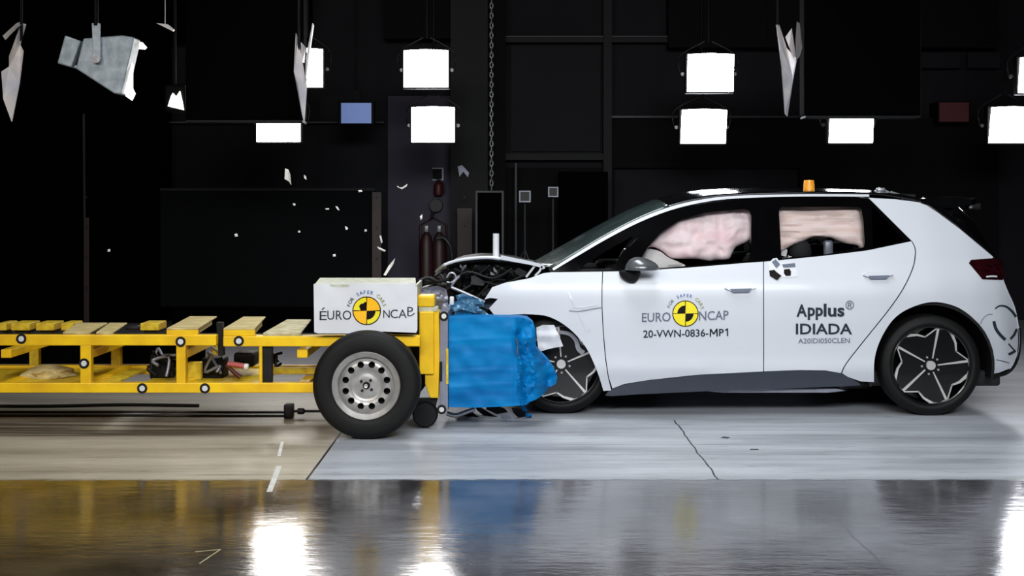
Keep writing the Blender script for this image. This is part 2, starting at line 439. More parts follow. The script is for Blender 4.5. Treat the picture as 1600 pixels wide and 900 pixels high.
    h = math_('ADD', nz(5, (.7, 2.0, 1), 4), math_('MULTIPLY', j, -2.0)); L.new(h, bp.inputs['Height']); L.new(bp.outputs[0], b.inputs['Normal'])
    return m
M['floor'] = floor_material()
WY = 17.0
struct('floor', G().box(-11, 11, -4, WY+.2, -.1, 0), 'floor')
struct('wall_back', G().box(-11, 11, WY, WY+.2, 0, 7.5), 'wall')
struct('wall_left', G().box(-11.2, -11, -4, WY+.2, 0, 7.5), 'walldark')
struct('wall_right', G().box(11, 11.2, -4, WY+.2, 0, 7.5), 'walldark')
struct('ceiling', G().box(-11.2, 11.2, -4, WY+.2, 7.5, 7.7), 'walldark')
ti = 1
def trim(px0, py0, px1, py1, Y, d, m='trim'):
    global ti
    g = G().pbox(px0, py0, px1, py1, Y, d); o = struct('trim_%d' % ti, g, m); ti += 1; return o
trim(704, -260, 762, 500, 16.6, .38)            # column
trim(606, 150, 704, 500, 16.97, .03, 'litwall')  # wall patch coloured lighter as if lit
trim(500, 150, 604, 300, 16.98, .02, 'wallpanel')
trim(798, 72, 938, 236, 16.97, .03, 'wallpanel')
trim(762, -260, 790, 500, 16.75, .24, 'walldark')
trim(943, -260, 956, 500, 16.8, .19)
trim(790, 58, 1200, 66, 16.85, .14)
trim(790, 56, 1050, 57.5, 16.83, .03, 'trimline')
trim(790, 240, 943, 250, 16.85, .14)
trim(956, 181, 1250, 184, 16.8, .03, 'trimline')
trim(956, 185, 1560, 262, 16.88, .11, 'walldark')
trim(1200, -260, 1560, 74, 16.7, .28, 'walldark')
trim(1045, -260, 1250, 74, 16.72, .27, 'walldark')
trim(600, -260, 704, 60, 16.7, .28, 'walldark')
trim(1440, 82, 1500, 106, 16.84, .04, 'wallpanel')
trim(1512, 82, 1562, 106, 16.84, .04, 'wallpanel')
trim(1250, 262, 1560, 500, 16.85, .14, 'walldark')
trim(250, 190, 600, 192, 16.84, .04, 'trimline')
trim(-40, -260, 250, 500, 16.4, .55, 'softblack')
trim(250, -260, 480, 60, 16.5, .45, 'softblack')
trim(790, 262, 960, 500, 16.9, .09, 'walldark')

# ------------------------------------------------------------------ the car
YC = 10.36          # centre plane of the car
def smooth_table(pts, w, lo, hi, st=.005):
    n = int((hi-lo)/st)+1; raw = []
    for i in range(n):
        x = lo+i*st
        if x <= pts[0][0]: raw.append(pts[0][1]); continue
        if x >= pts[-1][0]: raw.append(pts[-1][1]); continue
        for (a, b), (c, d) in zip(pts, pts[1:]):
            if a <= x <= c: raw.append(b+(d-b)*(x-a)/(c-a)); break
    k = int(w/st/2); cs = [0]
    for r in raw: cs.append(cs[-1]+r)
    out = []
    for i in range(n):
        a = max(0, i-k); b = min(n, i+k+1); out.append((cs[b]-cs[a])/(b-a))
    def f(x):
        t = (x-lo)/st; i = int(max(0, min(n-2, t))); u = max(0, min(1, t-i)); return out[i]+(out[i+1]-out[i])*u
    return f
hz = smooth_table([(.1, .83), (.2, .855), (.26, .872), (.33, .902), (.4, .893), (.5, .897), (.68, .905), (.86, .901), (.94, .884), (1.0, .86), (1.06, .825), (1.2, .765), (1.35, .69), (1.5, .62), (1.57, .59), (1.8, .5)], .05, 0, 1.9)
hx = smooth_table([(-.8, .30), (-.45, .12), (-.2, .04), (0, .012), (.3, 0), (2.6, 0), (3.0, .015), (3.3, .06), (3.5, .13), (3.65, .26), (3.8, .45), (3.9, .6)], .12, -.9, 4.0)
def hw(x, z): return hz(z)-hx(x)
def surf(px, py, off=0):        # off > 0 is outwards, towards the camera side
    Y = YC-.9
    for _ in range(24):
        X = (px-800)*Y/F; Z = H-(py-HY)*Y/F
        Y = .4*Y+.6*(YC-hw(X, Z)-off)
    return Vector(((px-800)*Y/F, Y, H-(py-HY)*Y/F))
car = thing('car', (1.6, YC, 0), 'white five-door hatchback with black roof and crushed front end facing left', 'car')
def panel(name, outline, m, off=0, thick=.012, holes=(), step=10, both=True, fn=None, parent=None, bev=0, label=None, inner=None, smooth=30):
    f = fn or (lambda x, y: surf(x, y, off))
    g = sheet(outline, f, thick, holes, step, inner)
    o = obj(name, g, m, parent or car, smooth, bev, label)
    if both: obj(name, g.mirror(YC), m, car if (parent is None or parent is car) else parent, smooth, bev, label)
    return o
ARCF = cr([(773, 493), (800, 491.5), (827, 491), (858, 495), (889, 513), (915, 542), (933, 580), (943, 611)], 4)
ARCR = cr([(1552, 584), (1548, 545), (1530, 508), (1500, 482), (1463, 472), (1430, 478), (1400, 495), (1379, 524), (1367, 558), (1365.5, 597)], 5)
SEAM = cr([(1425, 377), (1430, 388), (1430, 402), (1426, 420), (1413, 448), (1391, 481), (1351, 531), (1323, 567), (1315, 583)], 4)
SILLTOP = [(957, 608), (975, 601), (1015, 594.5), (1090, 586.5), (1190, 581), (1250, 579), (1290, 579.5), (1315, 583.5)]
fender = panel('front_fender', [(862, 425.5), (849, 427), (827, 435), (789, 442), (769, 449), (757, 468), (766, 465.5), (778, 467), (764, 482)]+ARCF +
      [(955, 610), (950, 590), (945.5, 560), (942, 520), (940, 480), (940, 450), (941, 424.5)], 'white')
fdoor = panel('front_door', [(942.4, 424.5), (1000, 423.5), (1085, 417.5), (1170, 410.5), (1192.2, 409), (1192.4, 580.4), (1090, 585.6), (1015, 593.6), (975, 600), (957, 607), (951.4, 590), (947, 560), (943.4, 520), (941.4, 480), (941.4, 450)], 'white')
rdoor = panel('rear_door', [(1193.8, 409), (1220, 406.5), (1290, 399.5), (1355, 391.5)]+[(x-1.0, y) for x, y in SEAM]+[(1290, 578.8), (1250, 578.2), (1194, 580.2)], 'white')
quarter = panel('rear_quarter_panel', [(1357, 309), (1400, 311.5), (1435, 316), (1448, 321), (1465, 332), (1500, 358), (1552, 401.5), (1550, 404), (1517, 406), (1514, 411), (1535, 436.5), (1568, 438), (1573, 455), (1584, 480), (1590, 510), (1591, 540), (1586, 562), (1577, 576), (1562, 582)]+ARCR+[(1345, 596), (1325, 589), (1316.5, 583.5)]+[(x+.9, y+.6) for x, y in SEAM[::-1]], 'white')
# black glasshouse frame with its window openings
DLO = cr([(862, 424.5), (905, 399), (950, 374), (1000, 348), (1050, 329), (1100, 318), (1150, 312.5), (1250, 309.5)], 4)+[(1355, 309.5), (1423.5, 377.5), (1355, 391), (1290, 399), (1220, 406), (1170, 410), (1085, 417), (1000, 423), (941, 424)]
WQ = [(905, 420), (940, 396), (985, 371), (1001, 368), (975, 392), (958, 420)]
W1 = [(993, 420.5), (1000, 406), (1012, 387), (1034, 362), (1064, 342), (1108, 331), (1164, 326.5), (1171, 329), (1174, 338), (1173, 408), (1085, 415), (1020, 420)]
W2 = [(1217, 328), (1221, 323.5), (1340, 323), (1346, 327), (1349, 345), (1351.5, 386), (1290, 397.5), (1221, 403.5)]
W3 = [(1362, 322), (1413, 376), (1364, 387)]
frame = panel('window_frame', DLO, 'pillarblack', off=-.004, thick=.03, holes=[WQ, W1, W2, W3], step=11)
def gp(name, poly, m, label=None):
    return panel(name, poly, m, off=-.012, thick=.004, step=14, label=label)
gp('quarter_window', WQ, 'glass'); gp('front_door_window', W1, 'glass'); gp('rear_door_window', W2, 'glass')
gp('rear_quarter_window', W3, 'tint', 'dark tinted triangular window')
# bright trim line over the doors
RAIL = cr([(864, 421), (905, 396), (950, 369.5), (1000, 344), (1050, 325), (1100, 313.5), (1150, 308), (1250, 305.2), (1358, 305.5)], 5)
g = G(); stroke(g, RAIL, lambda t: 3.6+1.6*math.sin(PI*min(1, t*1.2)), lambda x, y: surf(x, y, .004), .02)
obj('roof_trim', g, 'silverline', car, 30); obj('roof_trim', g.mirror(YC), 'silverline', car, 30)
# lofted centre sections: near edge curve and centre bulge
def loft(name, edge, offs, m, n=28, power=2.0, inset=0, thick=.0, label=None):
    g = G(); vs = []; R = len(edge)
    for (e, o) in zip(edge, offs):
        for k in range(n+1):
            t = -1+2*k/n; w = 1-abs(t)**power
            vs.append(Vector((e.x+o[0]*w, YC+t*(YC-e.y-inset), e.z+o[1]*w)))
    fs = [(i*(n+1)+k, i*(n+1)+k+1, (i+1)*(n+1)+k+1, (i+1)*(n+1)+k) for i in range(R-1) for k in range(n)]
    g.add(vs, fs); o = obj(name, g, m, car, 40, label=label)
    s = o.modifiers.new('thickness', 'SOLIDIFY'); s.thickness = .015; s.offset = 0
    return o
def lerp_offs(edge, table):
    L = [0]
    for a, b in zip(edge, edge[1:]): L.append(L[-1]+(b-a).length)
    out = []
    for l in L:
        t = l/L[-1]
        for (a, oa), (b, ob) in zip(table, table[1:]):
            if a <= t <= b+1e-6:
                u = (t-a)/(b-a); out.append((oa[0]+(ob[0]-oa[0])*u, oa[1]+(ob[1]-oa[1])*u)); break
    return out
e = [surf(x, y-2, 0) for x, y in cr([(862, 420), (905, 395), (950, 368.5), (1000, 343), (1045, 325)], 4)]
loft('windscreen', e, lerp_offs(e, [(0, (-.12, -.02)), (.5, (-.05, .02)), (1, (-.03, .045))]), 'screen', power=2.4, label='green tinted windscreen')
e = [surf(x, y-2, 0) for x, y in cr([(1043, 326), (1070, 318), (1100, 311.5), (1150, 306.5), (1250, 303.8), (1358, 304.5), (1400, 309), (1436, 315)], 4)]
loft('roof', e, lerp_offs(e, [(0, (-.03, .045)), (.2, (-.02, .045)), (.6, (.02, .035)), (1, (.20, .012))]), 'blackgloss', power=2.2)
e = [surf(x, y, -.004) for x, y in cr([(1436, 316), (1448, 321), (1465, 332), (1500, 358), (1552, 402), (1566, 436)], 4)]
loft('tailgate', e, lerp_offs(e, [(0, (.22, .03)), (.15, (.30, .03)), (.35, (.29, .02)), (.7, (.16, .02)), (1, (.07, 0))]), 'blackgloss', power=3)
e = [surf(x, y, -.004) for x, y in cr([(1566, 437), (1573, 455), (1584, 480), (1590, 510), (1591, 540), (1586, 562), (1577, 576)], 4)]
loft('rear_bumper', e, lerp_offs(e, [(0, (.07, 0)), (.5, (.08, 0)), (1, (.05, 0))]), 'white', power=3)
# spoiler
a = surf(1440, 315, -.05); b = W(1526, 321, 9.95)
g = G().prism([(a.x, a.y, a.z+.005), (3.30, 9.86, 1.545), (b.x, b.y, b.z+.006), (b.x+.005, b.y, b.z-.03), (3.25, 9.86, 1.47), (a.x, a.y, a.z-.04)], (0, .01, 0))
vs = []; n = 16
prof = [(0, .012), (.25, .02), (.40, .008), (.41, -.02), (.25, -.05), (0, -.05)]
for k in range(n+1):
    t = -1+2*k/n; w = 1-abs(t)**4
    for dx, dz in prof: vs.append((3.02+dx*(.82+.18*w)+.05*w, YC+t*.56, 1.515+dz+.02*w))
fs = [(k*6+i, k*6+(i+1) % 6, (k+1)*6+(i+1) % 6, (k+1)*6+i) for k in range(n) for i in range(6)]
fs += [tuple(range(6)), tuple(range(n*6+5, n*6-1, -1))]
obj('roof_spoiler', G().add(vs, fs), 'blackgloss', car, 40)
# tail lamp, wraps round the corner
tl = panel('tail_lamp', [(1514, 411), (1517.5, 406), (1550, 403.5), (1566, 405), (1569, 430), (1567, 437), (1559, 436), (1535, 436)], 'taillamp', off=.006, thick=.03, step=6, label='dark red wedge-shaped tail lamp')
g = G(); stroke(g, [(1541, 432.5), (1550, 431.5), (1558, 432)], 2.6, lambda x, y: surf(x, y, .009), .002); obj('reflector', g, 'silverline', tl, 0)
# lower black lip of the bumper and sill
g = G(); stroke(g, cr([(1548, 585), (1556, 587.5), (1570, 584.5), (1581, 577), (1589, 563), (1593, 545), (1593.5, 512)], 5), 4.5, lambda x, y: surf(x, y, .004), .06)
obj('bumper_lip', g, 'black', car, 30); obj('bumper_lip', g.mirror(YC), 'black', car, 30)
panel('sill', SILLTOP+[(1327, 590), (1342, 598), (1345, 602), (1310, 604), (1200, 608), (1100, 611.5), (1000, 616), (955, 619), (946, 618), (950, 612)], 'sill', off=-.006, thick=.05, step=8)
# door handles and fender ornament
def handle(x0, y0, x1, y1, par):
    g = G(); cx, cy = (x0+x1)/2, (y0+y1)/2
    pts = [(x0, cy+1), (x0+6, y0+1.5), (cx, y0), (x1-6, y0+1), (x1, cy), (x1-8, y1-3), (cx, y1-2), (x0+8, y1-2)]
    g.add(*(lambda s: (s.v, s.f))(sheet(pts, lambda x, y: surf(x, y, .022), .022, step=5)))
    h = obj('door_handle', g, 'white', par, 40)
    g2 = sheet([(x0+7, cy+2), (x1-6, cy+1), (x1-10, y1+.5), (x0+12, y1+1)], lambda x, y: surf(x, y, .0235), .003, step=5)  # grey sheet over the handle paints the shade beneath its bar
    obj('recess_shade', g2, 'inkgrey', par, 0, label='grey patch painted as shade under the grip')
handle(1133, 443, 1181, 456, fdoor); handle(1349, 423, 1396, 435, rdoor)
g = G(); stroke(g, cr([(889, 485.5), (905, 486.5), (925, 483), (942, 480)], 4), lambda t: 1.6, lambda x, y: surf(x, y, .004), .003)
obj('fender_trim', g, 'plate', fender, 0, label='thin grey trim line')
g = G(); stroke(g, cr([(893, 480), (912, 480.5), (934, 475.5)], 4), lambda t: 1.2, lambda x, y: surf(x, y, .004), .003); obj('fender_trim', g, 'silverline', fender, 0)
g = G(); stroke(g, cr([(1532, 506), (1536, 498), (1543, 492), (1551, 491)], 4), .9, lambda x, y: surf(x, y, .003), .002); obj('bumper_seam', g, 'inkgrey', quarter, 0)

g = G(); stroke(g, [(850, 411), (868, 403), (900, 384)], 2.4, lambda x, y: W(x, y, 9.95), .02); obj('wiper_arm', g, 'black', car, 30)
g = G(); stroke(g, [(886, 454), (893, 467), (899, 480)], lambda t: 3.2*math.sin(PI*min(.95, max(.08, t))), lambda x, y: surf(x, y, .0035), .001); stroke(g, [(903, 488), (910, 500), (920, 516)], lambda t: 2+5*t, lambda x, y: surf(x, y, .0035), .001)  # highlights of the dent, painted as bright strokes
obj('dent_highlight', g, 'silverline', fender, 0, label='bright highlight painted across the dented fender')
# lettering and marks on the side
sf = lambda x, y, o=.0035: surf(x, y, o)
g = G(); text(g, 'EURO', 1003, 489, 1048, 503.5, sf, .012, 1.2); obj('sponsor_lettering', g, 'inkgrey', fdoor, 0, fix=False)
g = G(); text(g, 'NCAP', 1092, 486.5, 1138.5, 501, sf, .012, 1.5); obj('sponsor_lettering', g, 'inkgrey', fdoor, 0, fix=False)
g = G(); text(g, '20-VWN-0836-', 1005, 516, 1107, 528, sf, .014, 2); obj('test_number_lettering', g, 'ink', fdoor, 0, fix=False); g = G(); text(g, 'P', 1123.5, 514, 1131, 525.2, sf, .014)
for a_, b_ in (((1110, 526.3), (1110.2, 514.2)), ((1110.2, 514.2), (1115.2, 522)), ((1115.2, 522), (1120.2, 513.8)), ((1120.2, 513.8), (1120.5, 525.8)), ((1133.2, 516.4), (1137, 513.6)), ((1136.6, 513.4), (1136.8, 525.2))): stroke(g, [a_, b_], 2.1, sf, .0003); obj('test_number_lettering', g, 'ink', fdoor, 0, fix=False)
gs = [G(), G(), G()]; arctext(gs, 'FOR SAFER CARS', 1071, 489.5, 25.5, 5.2, 158, 18, sf)
for gg, mm in zip(gs, ('inkgrey', 'inkb', 'inkg')): obj('arched_lettering', gg, mm, fdoor, 0, fix=False)
root, y1, y2, kk = roundel(1071, 490, 20.5, lambda x, y, o: surf(x, y, o), fdoor, .0035)
obj('yellow_quarters', y1, 'logoy', root, 0, fix=False); obj('yellow_quarters', y2, 'logoy', root, 0, fix=False); obj('black_quarters', kk, 'logok', root, 0, fix=False)
g = G(); text(g, 'A', 1244.5, 475.5, 1261, 495, sf, .03); text(g, 'pp', 1262, 480.5, 1286, 500, sf, .03); text(g, 'lus', 1287, 474.5, 1319.5, 495, sf, .03)
obj('laboratory_lettering', g, 'ink', rdoor, 0, fix=False)
g = G(); text(g, '®', 1321, 469.5, 1334.5, 484, sf, .01); obj('registered_mark', g, 'inkgrey', rdoor, 0, fix=False)
g = G(); text(g, 'IDIADA', 1243.5, 505.5, 1331.5, 522.5, sf, .02); obj('laboratory_lettering', g, 'ink', rdoor, 0, fix=False)
g = G(); text(g, 'A20IDI050CLEN', 1247, 529, 1328, 537, sf, .01, 1); obj('small_lettering', g, 'inkgrey', rdoor, 0, fix=False)
# camera target patches at the door joint
g = G()
for poly in ([(1202, 423), (1210, 421.5), (1213, 425), (1221, 430.5), (1214.5, 438), (1203, 431)], [(1225, 421), (1233.5, 420), (1236, 424), (1235.5, 430.5), (1228, 431), (1225, 427)]):
    s_ = sheet(poly, lambda x, y: surf(x, y, .007), .003, step=5); g.add(s_.v, s_.f)
tp = obj('target_patch', g, 'logok', rdoor, 0, label='black checker patches')
g = G(); s_ = sheet([(1200, 412), (1208, 404), (1214, 403), (1218, 409), (1240, 411), (1244, 417), (1246, 432), (1232, 434), (1222, 433), (1213, 424), (1202, 422)], lambda x, y: surf(x, y, .003), .002, step=6); g.add(s_.v, s_.f)
obj('patch_backing', g, 'panelwhite', rdoor, 0)
g = G()
for poly in ([(1206, 409), (1212, 405), (1219, 413), (1213, 419)], [(1222, 413), (1242, 411), (1243, 417), (1224, 418)]):
    s_ = sheet(poly, lambda x, y: surf(x, y, .007), .002, step=5); g.add(s_.v, s_.f)
obj('target_patch', g, 'inkgrey', rdoor, 0, label='grey patches')
# circular mark on the rear bumper corner
g = G(); bf = lambda x, y: surf(x, y, .004)
stroke(g, cr([(1555, 482.5), (1562, 478), (1572, 479), (1581, 486), (1588, 495)], 5), lambda t: 1.8+2.2*t, bf, .002)
stroke(g, cr([(1553, 502), (1556, 513), (1562, 522), (1571, 531)], 5), lambda t: 4.6, bf, .002)
stroke(g, [(1579, 530), (1585, 523), (1589, 514)], lambda t: 3.6, bf, .002)
stroke(g, [(1576, 537), (1582, 544), (1587, 549)], 2.0, bf, .002)
stroke(g, [(1576, 554), (1582, 551), (1587, 548)], 4.0, bf, .002)
stroke(g, cr([(1557, 562), (1566, 564), (1577, 567)], 4), 1.0, bf, .002)
obj('bumper_mark', g, 'ink', quarter, 0, label='dark broken ring drawn on the bumper corner')

# door mirror
c0 = surf(1003, 416, .13)
def half_ell(cx, cy, rx, ry, Y, ry_d, up):
    g = G(); bm = bmesh.new(); bmesh.ops.create_uvsphere(bm, u_segments=24, v_segments=16, radius=1)
    c = W(cx, cy, Y); vs = []
    for v in bm.verts:
        z = v.co.z; z = z if (z > 0) == up else z*.12
        x = v.co.x; k = 1-.25*x*(1 if up else -1)*abs(z)
        vs.append(c+Vector((x*rx*Y/F, v.co.y*ry_d, z*ry*Y/F*k)))
    g.add(vs, [tuple(v.index for v in f.verts) for f in bm.faces]); bm.free(); return g
mir = obj('door_mirror', half_ell(1003, 421, 27, 19, c0.y, .10, True), 'mirrorgrey', car, 60, label='grey door mirror cap')
obj('mirror_base', half_ell(984, 424, 17, 18, c0.y+.06, .05, False), 'black', mir, 60)
gm = half_ell(1003, 421, 27, 20, c0.y, .10, True).mirror(YC); mir2 = obj('door_mirror', gm, 'mirrorgrey', car, 60)
obj('mirror_base', half_ell(984, 424, 17, 18, c0.y+.06, .05, False).mirror(YC), 'black', mir2, 60)

# inner body: dark tub, wheel housings, floor pan, cabin
def inner_panel(poly, off, th): 
    return panel('inner_body', poly, 'black', off=off, thick=th, step=16)
inner_panel([(955, 428), (1190, 414), (1425, 386), (1430, 400), (1412, 446), (1350, 530), (1330, 592), (1190, 606), (955, 615), (948, 560), (944, 480)], -.03, .03)
inner_panel([(1424, 384), (1552, 408), (1520, 410), (1560, 440), (1580, 480), (1586, 540), (1572, 574), (1562, 574), (1552, 530), (1532, 496), (1500, 470), (1463, 462), (1425, 468), (1396, 484), (1412, 448), (1428, 410)], -.03, .03)
def arch_liner(cx, r, y0, y1, a0, a1, z=.355, side=1, name='wheel_arch_liner'):
    g = G(); n = 24; vs = []
    for k in range(n+1):
        a = math.radians(a0+(a1-a0)*k/n)
        for rr, yy in ((r, y0), (r, y1), (r+.02, y1), (r+.02, y0)): vs.append((cx+rr*math.cos(a), yy, z+rr*math.sin(a)*.98))
    fs = [(k*4+i, k*4+(i+1) % 4, (k+1)*4+(i+1) % 4, (k+1)*4+i) for k in range(n) for i in range(4)]
    g.add(vs, fs); 
    # inner wall
    vs = [(cx, y1, z)]+[(cx+r*math.cos(math.radians(a0+(a1-a0)*k/n)), y1, z+r*math.sin(math.radians(a0+(a1-a0)*k/n))) for k in range(n+1)]
    g.add(vs, [(0, k+1, k+2) for k in range(n)])
    obj(name, g, 'black', car, 40); obj(name, g.mirror(YC), 'black', car, 40)
RX, FX = (1456.5-800)*9.46/F, (877-800)*9.46/F
arch_liner(RX, .435, 9.50, 9.86, -12, 200); arch_liner(FX, .40, 9.52, 9.9, -5, 130, z=.38)
obj('lit_floor_strip', G().prism([(1.18, 9.56, .185), (2.30, 9.56, .185), (2.38, 9.56, .165), (2.25, 9.56, .150), (1.5, 9.56, .150)], (0, 1.55, 0)), 'plate', car, 0, .008, label='pale underbody strip standing in for lit floor beyond')  # pale slab added where lit floor shows beneath the car
g = G().box(.6, 3.5, 9.62, 2*YC-9.62, .19, .30); g.box(2.55, 3.45, 9.9, 2*YC-9.9, .3, .95); g.box(.55, .75, 9.62, 2*YC-9.62, .3, 1.0)
obj('floor_pan', g, 'cabin', car, 0, bev=.02)
g = G().rbox((.95, YC, .92), (.55, 1.45, .24), .06); obj('dashboard', g, 'cabin', car, 40)
g = G().lathe((1.24, YC-.38, .93), [(.17+.016*math.cos(2*PI*k/8), .016*math.sin(2*PI*k/8)) for k in range(8)], 28, 'x'); g.tube([(1.24, YC-.38, .93), (1.05, YC-.38, .88)], .03)
obj('steering_wheel', g, 'cabin', car, 40)
def seat(x, y, wid):
    g = G().rbox((x, y, .50), (.52, wid, .18), .06)
    R = Matrix.Rotation(math.radians(18), 3, 'Y'); g.rbox((x+.32, y, .80), (.15, wid*.95, .60), .06, R)
    g.rbox((x+.43, y, 1.17), (.10, min(wid, .26), .18), .04, R); return g
for y in (YC-.38, YC+.38): obj('front_seat', seat(1.55, y, .50), 'seat', car, 40)
g = seat(2.38, YC-.36, .5); s_ = seat(2.38, YC+.36, .5); g.add(s_.v, s_.f); obj('rear_bench', g, 'seat', car, 40)
g = G().blob(surf(1250, 394, -.22), (.085, .08, .10), 3, .06); obj('dummy_head', g, 'seat', car, 60, label='dark shape behind the rear side window')
g = G().rbox(surf(1294, 388, -.24), (.07, .05, .12), .02); obj('seat_belt_guide', g, 'plate', car, 40)

# curtain airbags behind the side glass
def bagfn(poly, base, puff, seed, sx=.03, sy=.03, amp=.02):
    def fn(x, y):
        d = min(1, sdist(x, y, poly)/16); n_ = noise.noise(Vector((x*sx, y*sy, seed)))+.5*noise.noise(Vector((x*sx*2.3, y*sy*2.3, seed+4)))
        return surf(x, y, -base+puff*math.sqrt(d)+amp*n_*2*d)
    return fn
B1 = cr([(1004, 396), (1014, 382), (1034, 356), (1066, 334), (1110, 322), (1172, 320), (1182, 332), (1176, 368), (1168, 377), (1150, 386), (1144, 396), (1138, 405), (1118, 406), (1108, 408), (1092, 405), (1060, 404), (1047, 402), (1036, 393), (1022, 386), (1014, 386)], 3)
f1 = bagfn(B1, .150, .065, 1.0, .045, .05, .026)
panel('curtain_airbag', B1, 'airbag', fn=f1, thick=.05, step=4, label='crumpled pale pink side airbag behind the front window', smooth=60)
B1b = cr([(1002, 404), (1010, 390), (1030, 392), (1044, 402), (1062, 410), (1070, 416), (1040, 421), (1004, 424)], 3)
panel('driver_airbag', B1b, 'greyfabric', fn=bagfn(B1b, .14, .05, 6.0), thick=.05, step=5, both=False, label='pale grey airbag corner below the pink one')
B2 = cr([(1212, 318), (1280, 318), (1346, 318), (1352, 330), (1352, 388), (1340, 383), (1320, 380), (1300, 372), (1282, 370), (1268, 371), (1256, 376), (1240, 382), (1222, 392), (1214, 390), (1211, 350)], 3)
panel('curtain_airbag', B2, 'airbag2', fn=bagfn(B2, .145, .055, 9.0, .014, .09, .026), thick=.05, step=4, label='folded cream and pink side airbag behind the rear window', smooth=60)
g = G(); stroke(g, [(1221, 385), (1226, 392), (1224, 400)], 9, lambda x, y: surf(x, y, -.16), .01); obj('seat_belt', g, 'greyfabric', car, 0)

# wheels
def tyre_prof(ri, ro, w):
    return [(ri, .012), (ri+.010, .002), (ri+.028, 0), (ro-.04, .004), (ro-.016, .012), (ro-.004, .028), (ro, .05), (ro, w-.05), (ro-.004, w-.028), (ro-.02, w-.01), (ri+.02, w), (ri, w-.012)]
def car_wheel(cx, yo, rot, s, label=None):
    z = .355; c = (cx, yo, z)
    g = G().lathe(c, [(.276, .010), (.283, .014), (.276, .05), (.262, .20), (.250, .20), (.262, .05), (.268, .014)], 64, sgn=s)
    g.lathe(c, [(.255, .15), (.255, .16), (.02, .16), (.02, .15)], 40, sgn=s)
    wh = obj('wheel', g, 'wheelblack', car, 40, label=label)
    obj('tyre', G().lathe(c, tyre_prof(.280, .355, .215), 72, sgn=s), 'tyre', wh, 50)
    obj('brake_disc', G().lathe(c, [(.16, .10), (.16, .115), (.04, .115), (.04, .10)], 40, sgn=s), 'darkmetal', wh, 40)
    P = lambda r, a: (r*math.cos(math.radians(a)), r*math.sin(math.radians(a)))
    for k in range(5):
        a = rot+72*k
        q = [P(.03, a-36), P(.03, a+30), P(.268, a+2.2), P(.270, a-10), P(.268, a-24), P(.205, a-50), P(.262, a-69.5), P(.06, a-60)]
        g = G().prism([(cx+x, yo+s*.030, z+y) for x, y in q], (0, s*.035, 0))
        sp = obj('spoke', g, 'wheelblack', wh, 0)
        g = G()
        def rib(pts, w, d=.022):
            rb = ribbon2(pts, w); g.prism([(cx+x, yo+s*d, z+y) for x, y in rb], (0, s*.012, 0))
        rib([P(.05, a-3), P(.16, a), P(.272, a+.5)], lambda t: .008+.010*t)
        rib([P(.271, a+1), P(.273, a-11), P(.270, a-22.5)], .010)
        rib([P(.270, a-21), P(.236, a-36), P(.203, a-50)], lambda t: .009+.012*(1-t))
        rib([P(.203, a-48), P(.230, a-60), P(.268, a-70)], .008)
        obj('spoke_trim', g, 'alloy', sp, 0, label='bright machined edge')
    g = G().disc((cx, yo+s*.014, z), .032, s*.02, 24)
    obj('hub_cap', g, 'alloy', wh, 40)
    g = G()
    for k in range(5):
        x, y = P(.062, rot+36+72*k); g.disc((cx+x, yo+s*.024, z+y), .008, s*.01, 8)
    obj('wheel_bolts', g, 'steel', wh, 0)
    return wh
car_wheel(RX, 9.468, 78, 1); car_wheel((877-800)*9.55/F, 9.55, 94, 1)
car_wheel(RX, 2*YC-9.468, 40, -1); car_wheel(FX, 2*YC-9.468, 20, -1)

# buckled bonnet
BP = cr([(693, 412), (703, 408), (720, 403.5), (745, 400.5), (768, 400), (782, 402), (805, 405.5), (828, 408.5), (843, 412)], 4)
vs = []; n = 18
for i, (x, y) in enumerate(BP):
    p = W(x, y, 9.62)
    for k in range(n+1):
        t = k/n; yy = p.y+t*(2*YC-9.62-p.y); bow = 4*t*(1-t)
        zz = p.z-.05*bow*(1-i/len(BP))-.02*bow-.05*t+.012*noise.noise(Vector((p.x*6, yy*4, 2)))*bow
        vs.append((p.x-.10*bow*(1-i/len(BP)), yy, zz))
fs = [(i*(n+1)+k, i*(n+1)+k+1, (i+1)*(n+1)+k+1, (i+1)*(n+1)+k) for i in range(len(BP)-1) for k in range(n)]
hood = obj('bonnet', G().add(vs, fs), 'white', car, 60, label='white bonnet buckled upwards')
sm = hood.modifiers.new('thickness', 'SOLIDIFY'); sm.thickness = .02; sm.offset = -1
g = G(); stroke(g, cr([(782, 402), (805, 406.5), (828, 411), (846, 416), (850, 420)], 3), lambda t: 6.5-2*t, lambda x, y: W(x, y, 9.58), .03)
stroke(g, [(836, 415), (829, 424), (822, 433)], 3.2, lambda x, y: W(x, y, 9.60), .02)
stroke(g, [(847, 416), (843, 424), (836, 431)], 3.0, lambda x, y: W(x, y, 9.58), .02)
obj('bonnet_edge', g, 'white', hood, 30)
obj('bonnet_post', G().tube([W(775, 403, 9.75), W(775, 365, 9.75)], .023, 14), 'panelwhite', hood, 40, label='short white post standing up')
g = G()      # underside lining
vs = []
for i, (x, y) in enumerate(BP[2:-3]):
    for k in (0, 1):
        p = W(x, y+4.5, 9.66); vs.append((p.x, 9.66 if k == 0 else 2*YC-9.66, p.z-(0 if k == 0 else .05)))
g.add(vs, [(2*i, 2*i+1, 2*i+3, 2*i+2) for i in range(len(vs)//2-1)]); o = obj('bonnet_lining', g, 'black', hood, 40)
s2 = o.modifiers.new('t', 'SOLIDIFY'); s2.thickness = .02
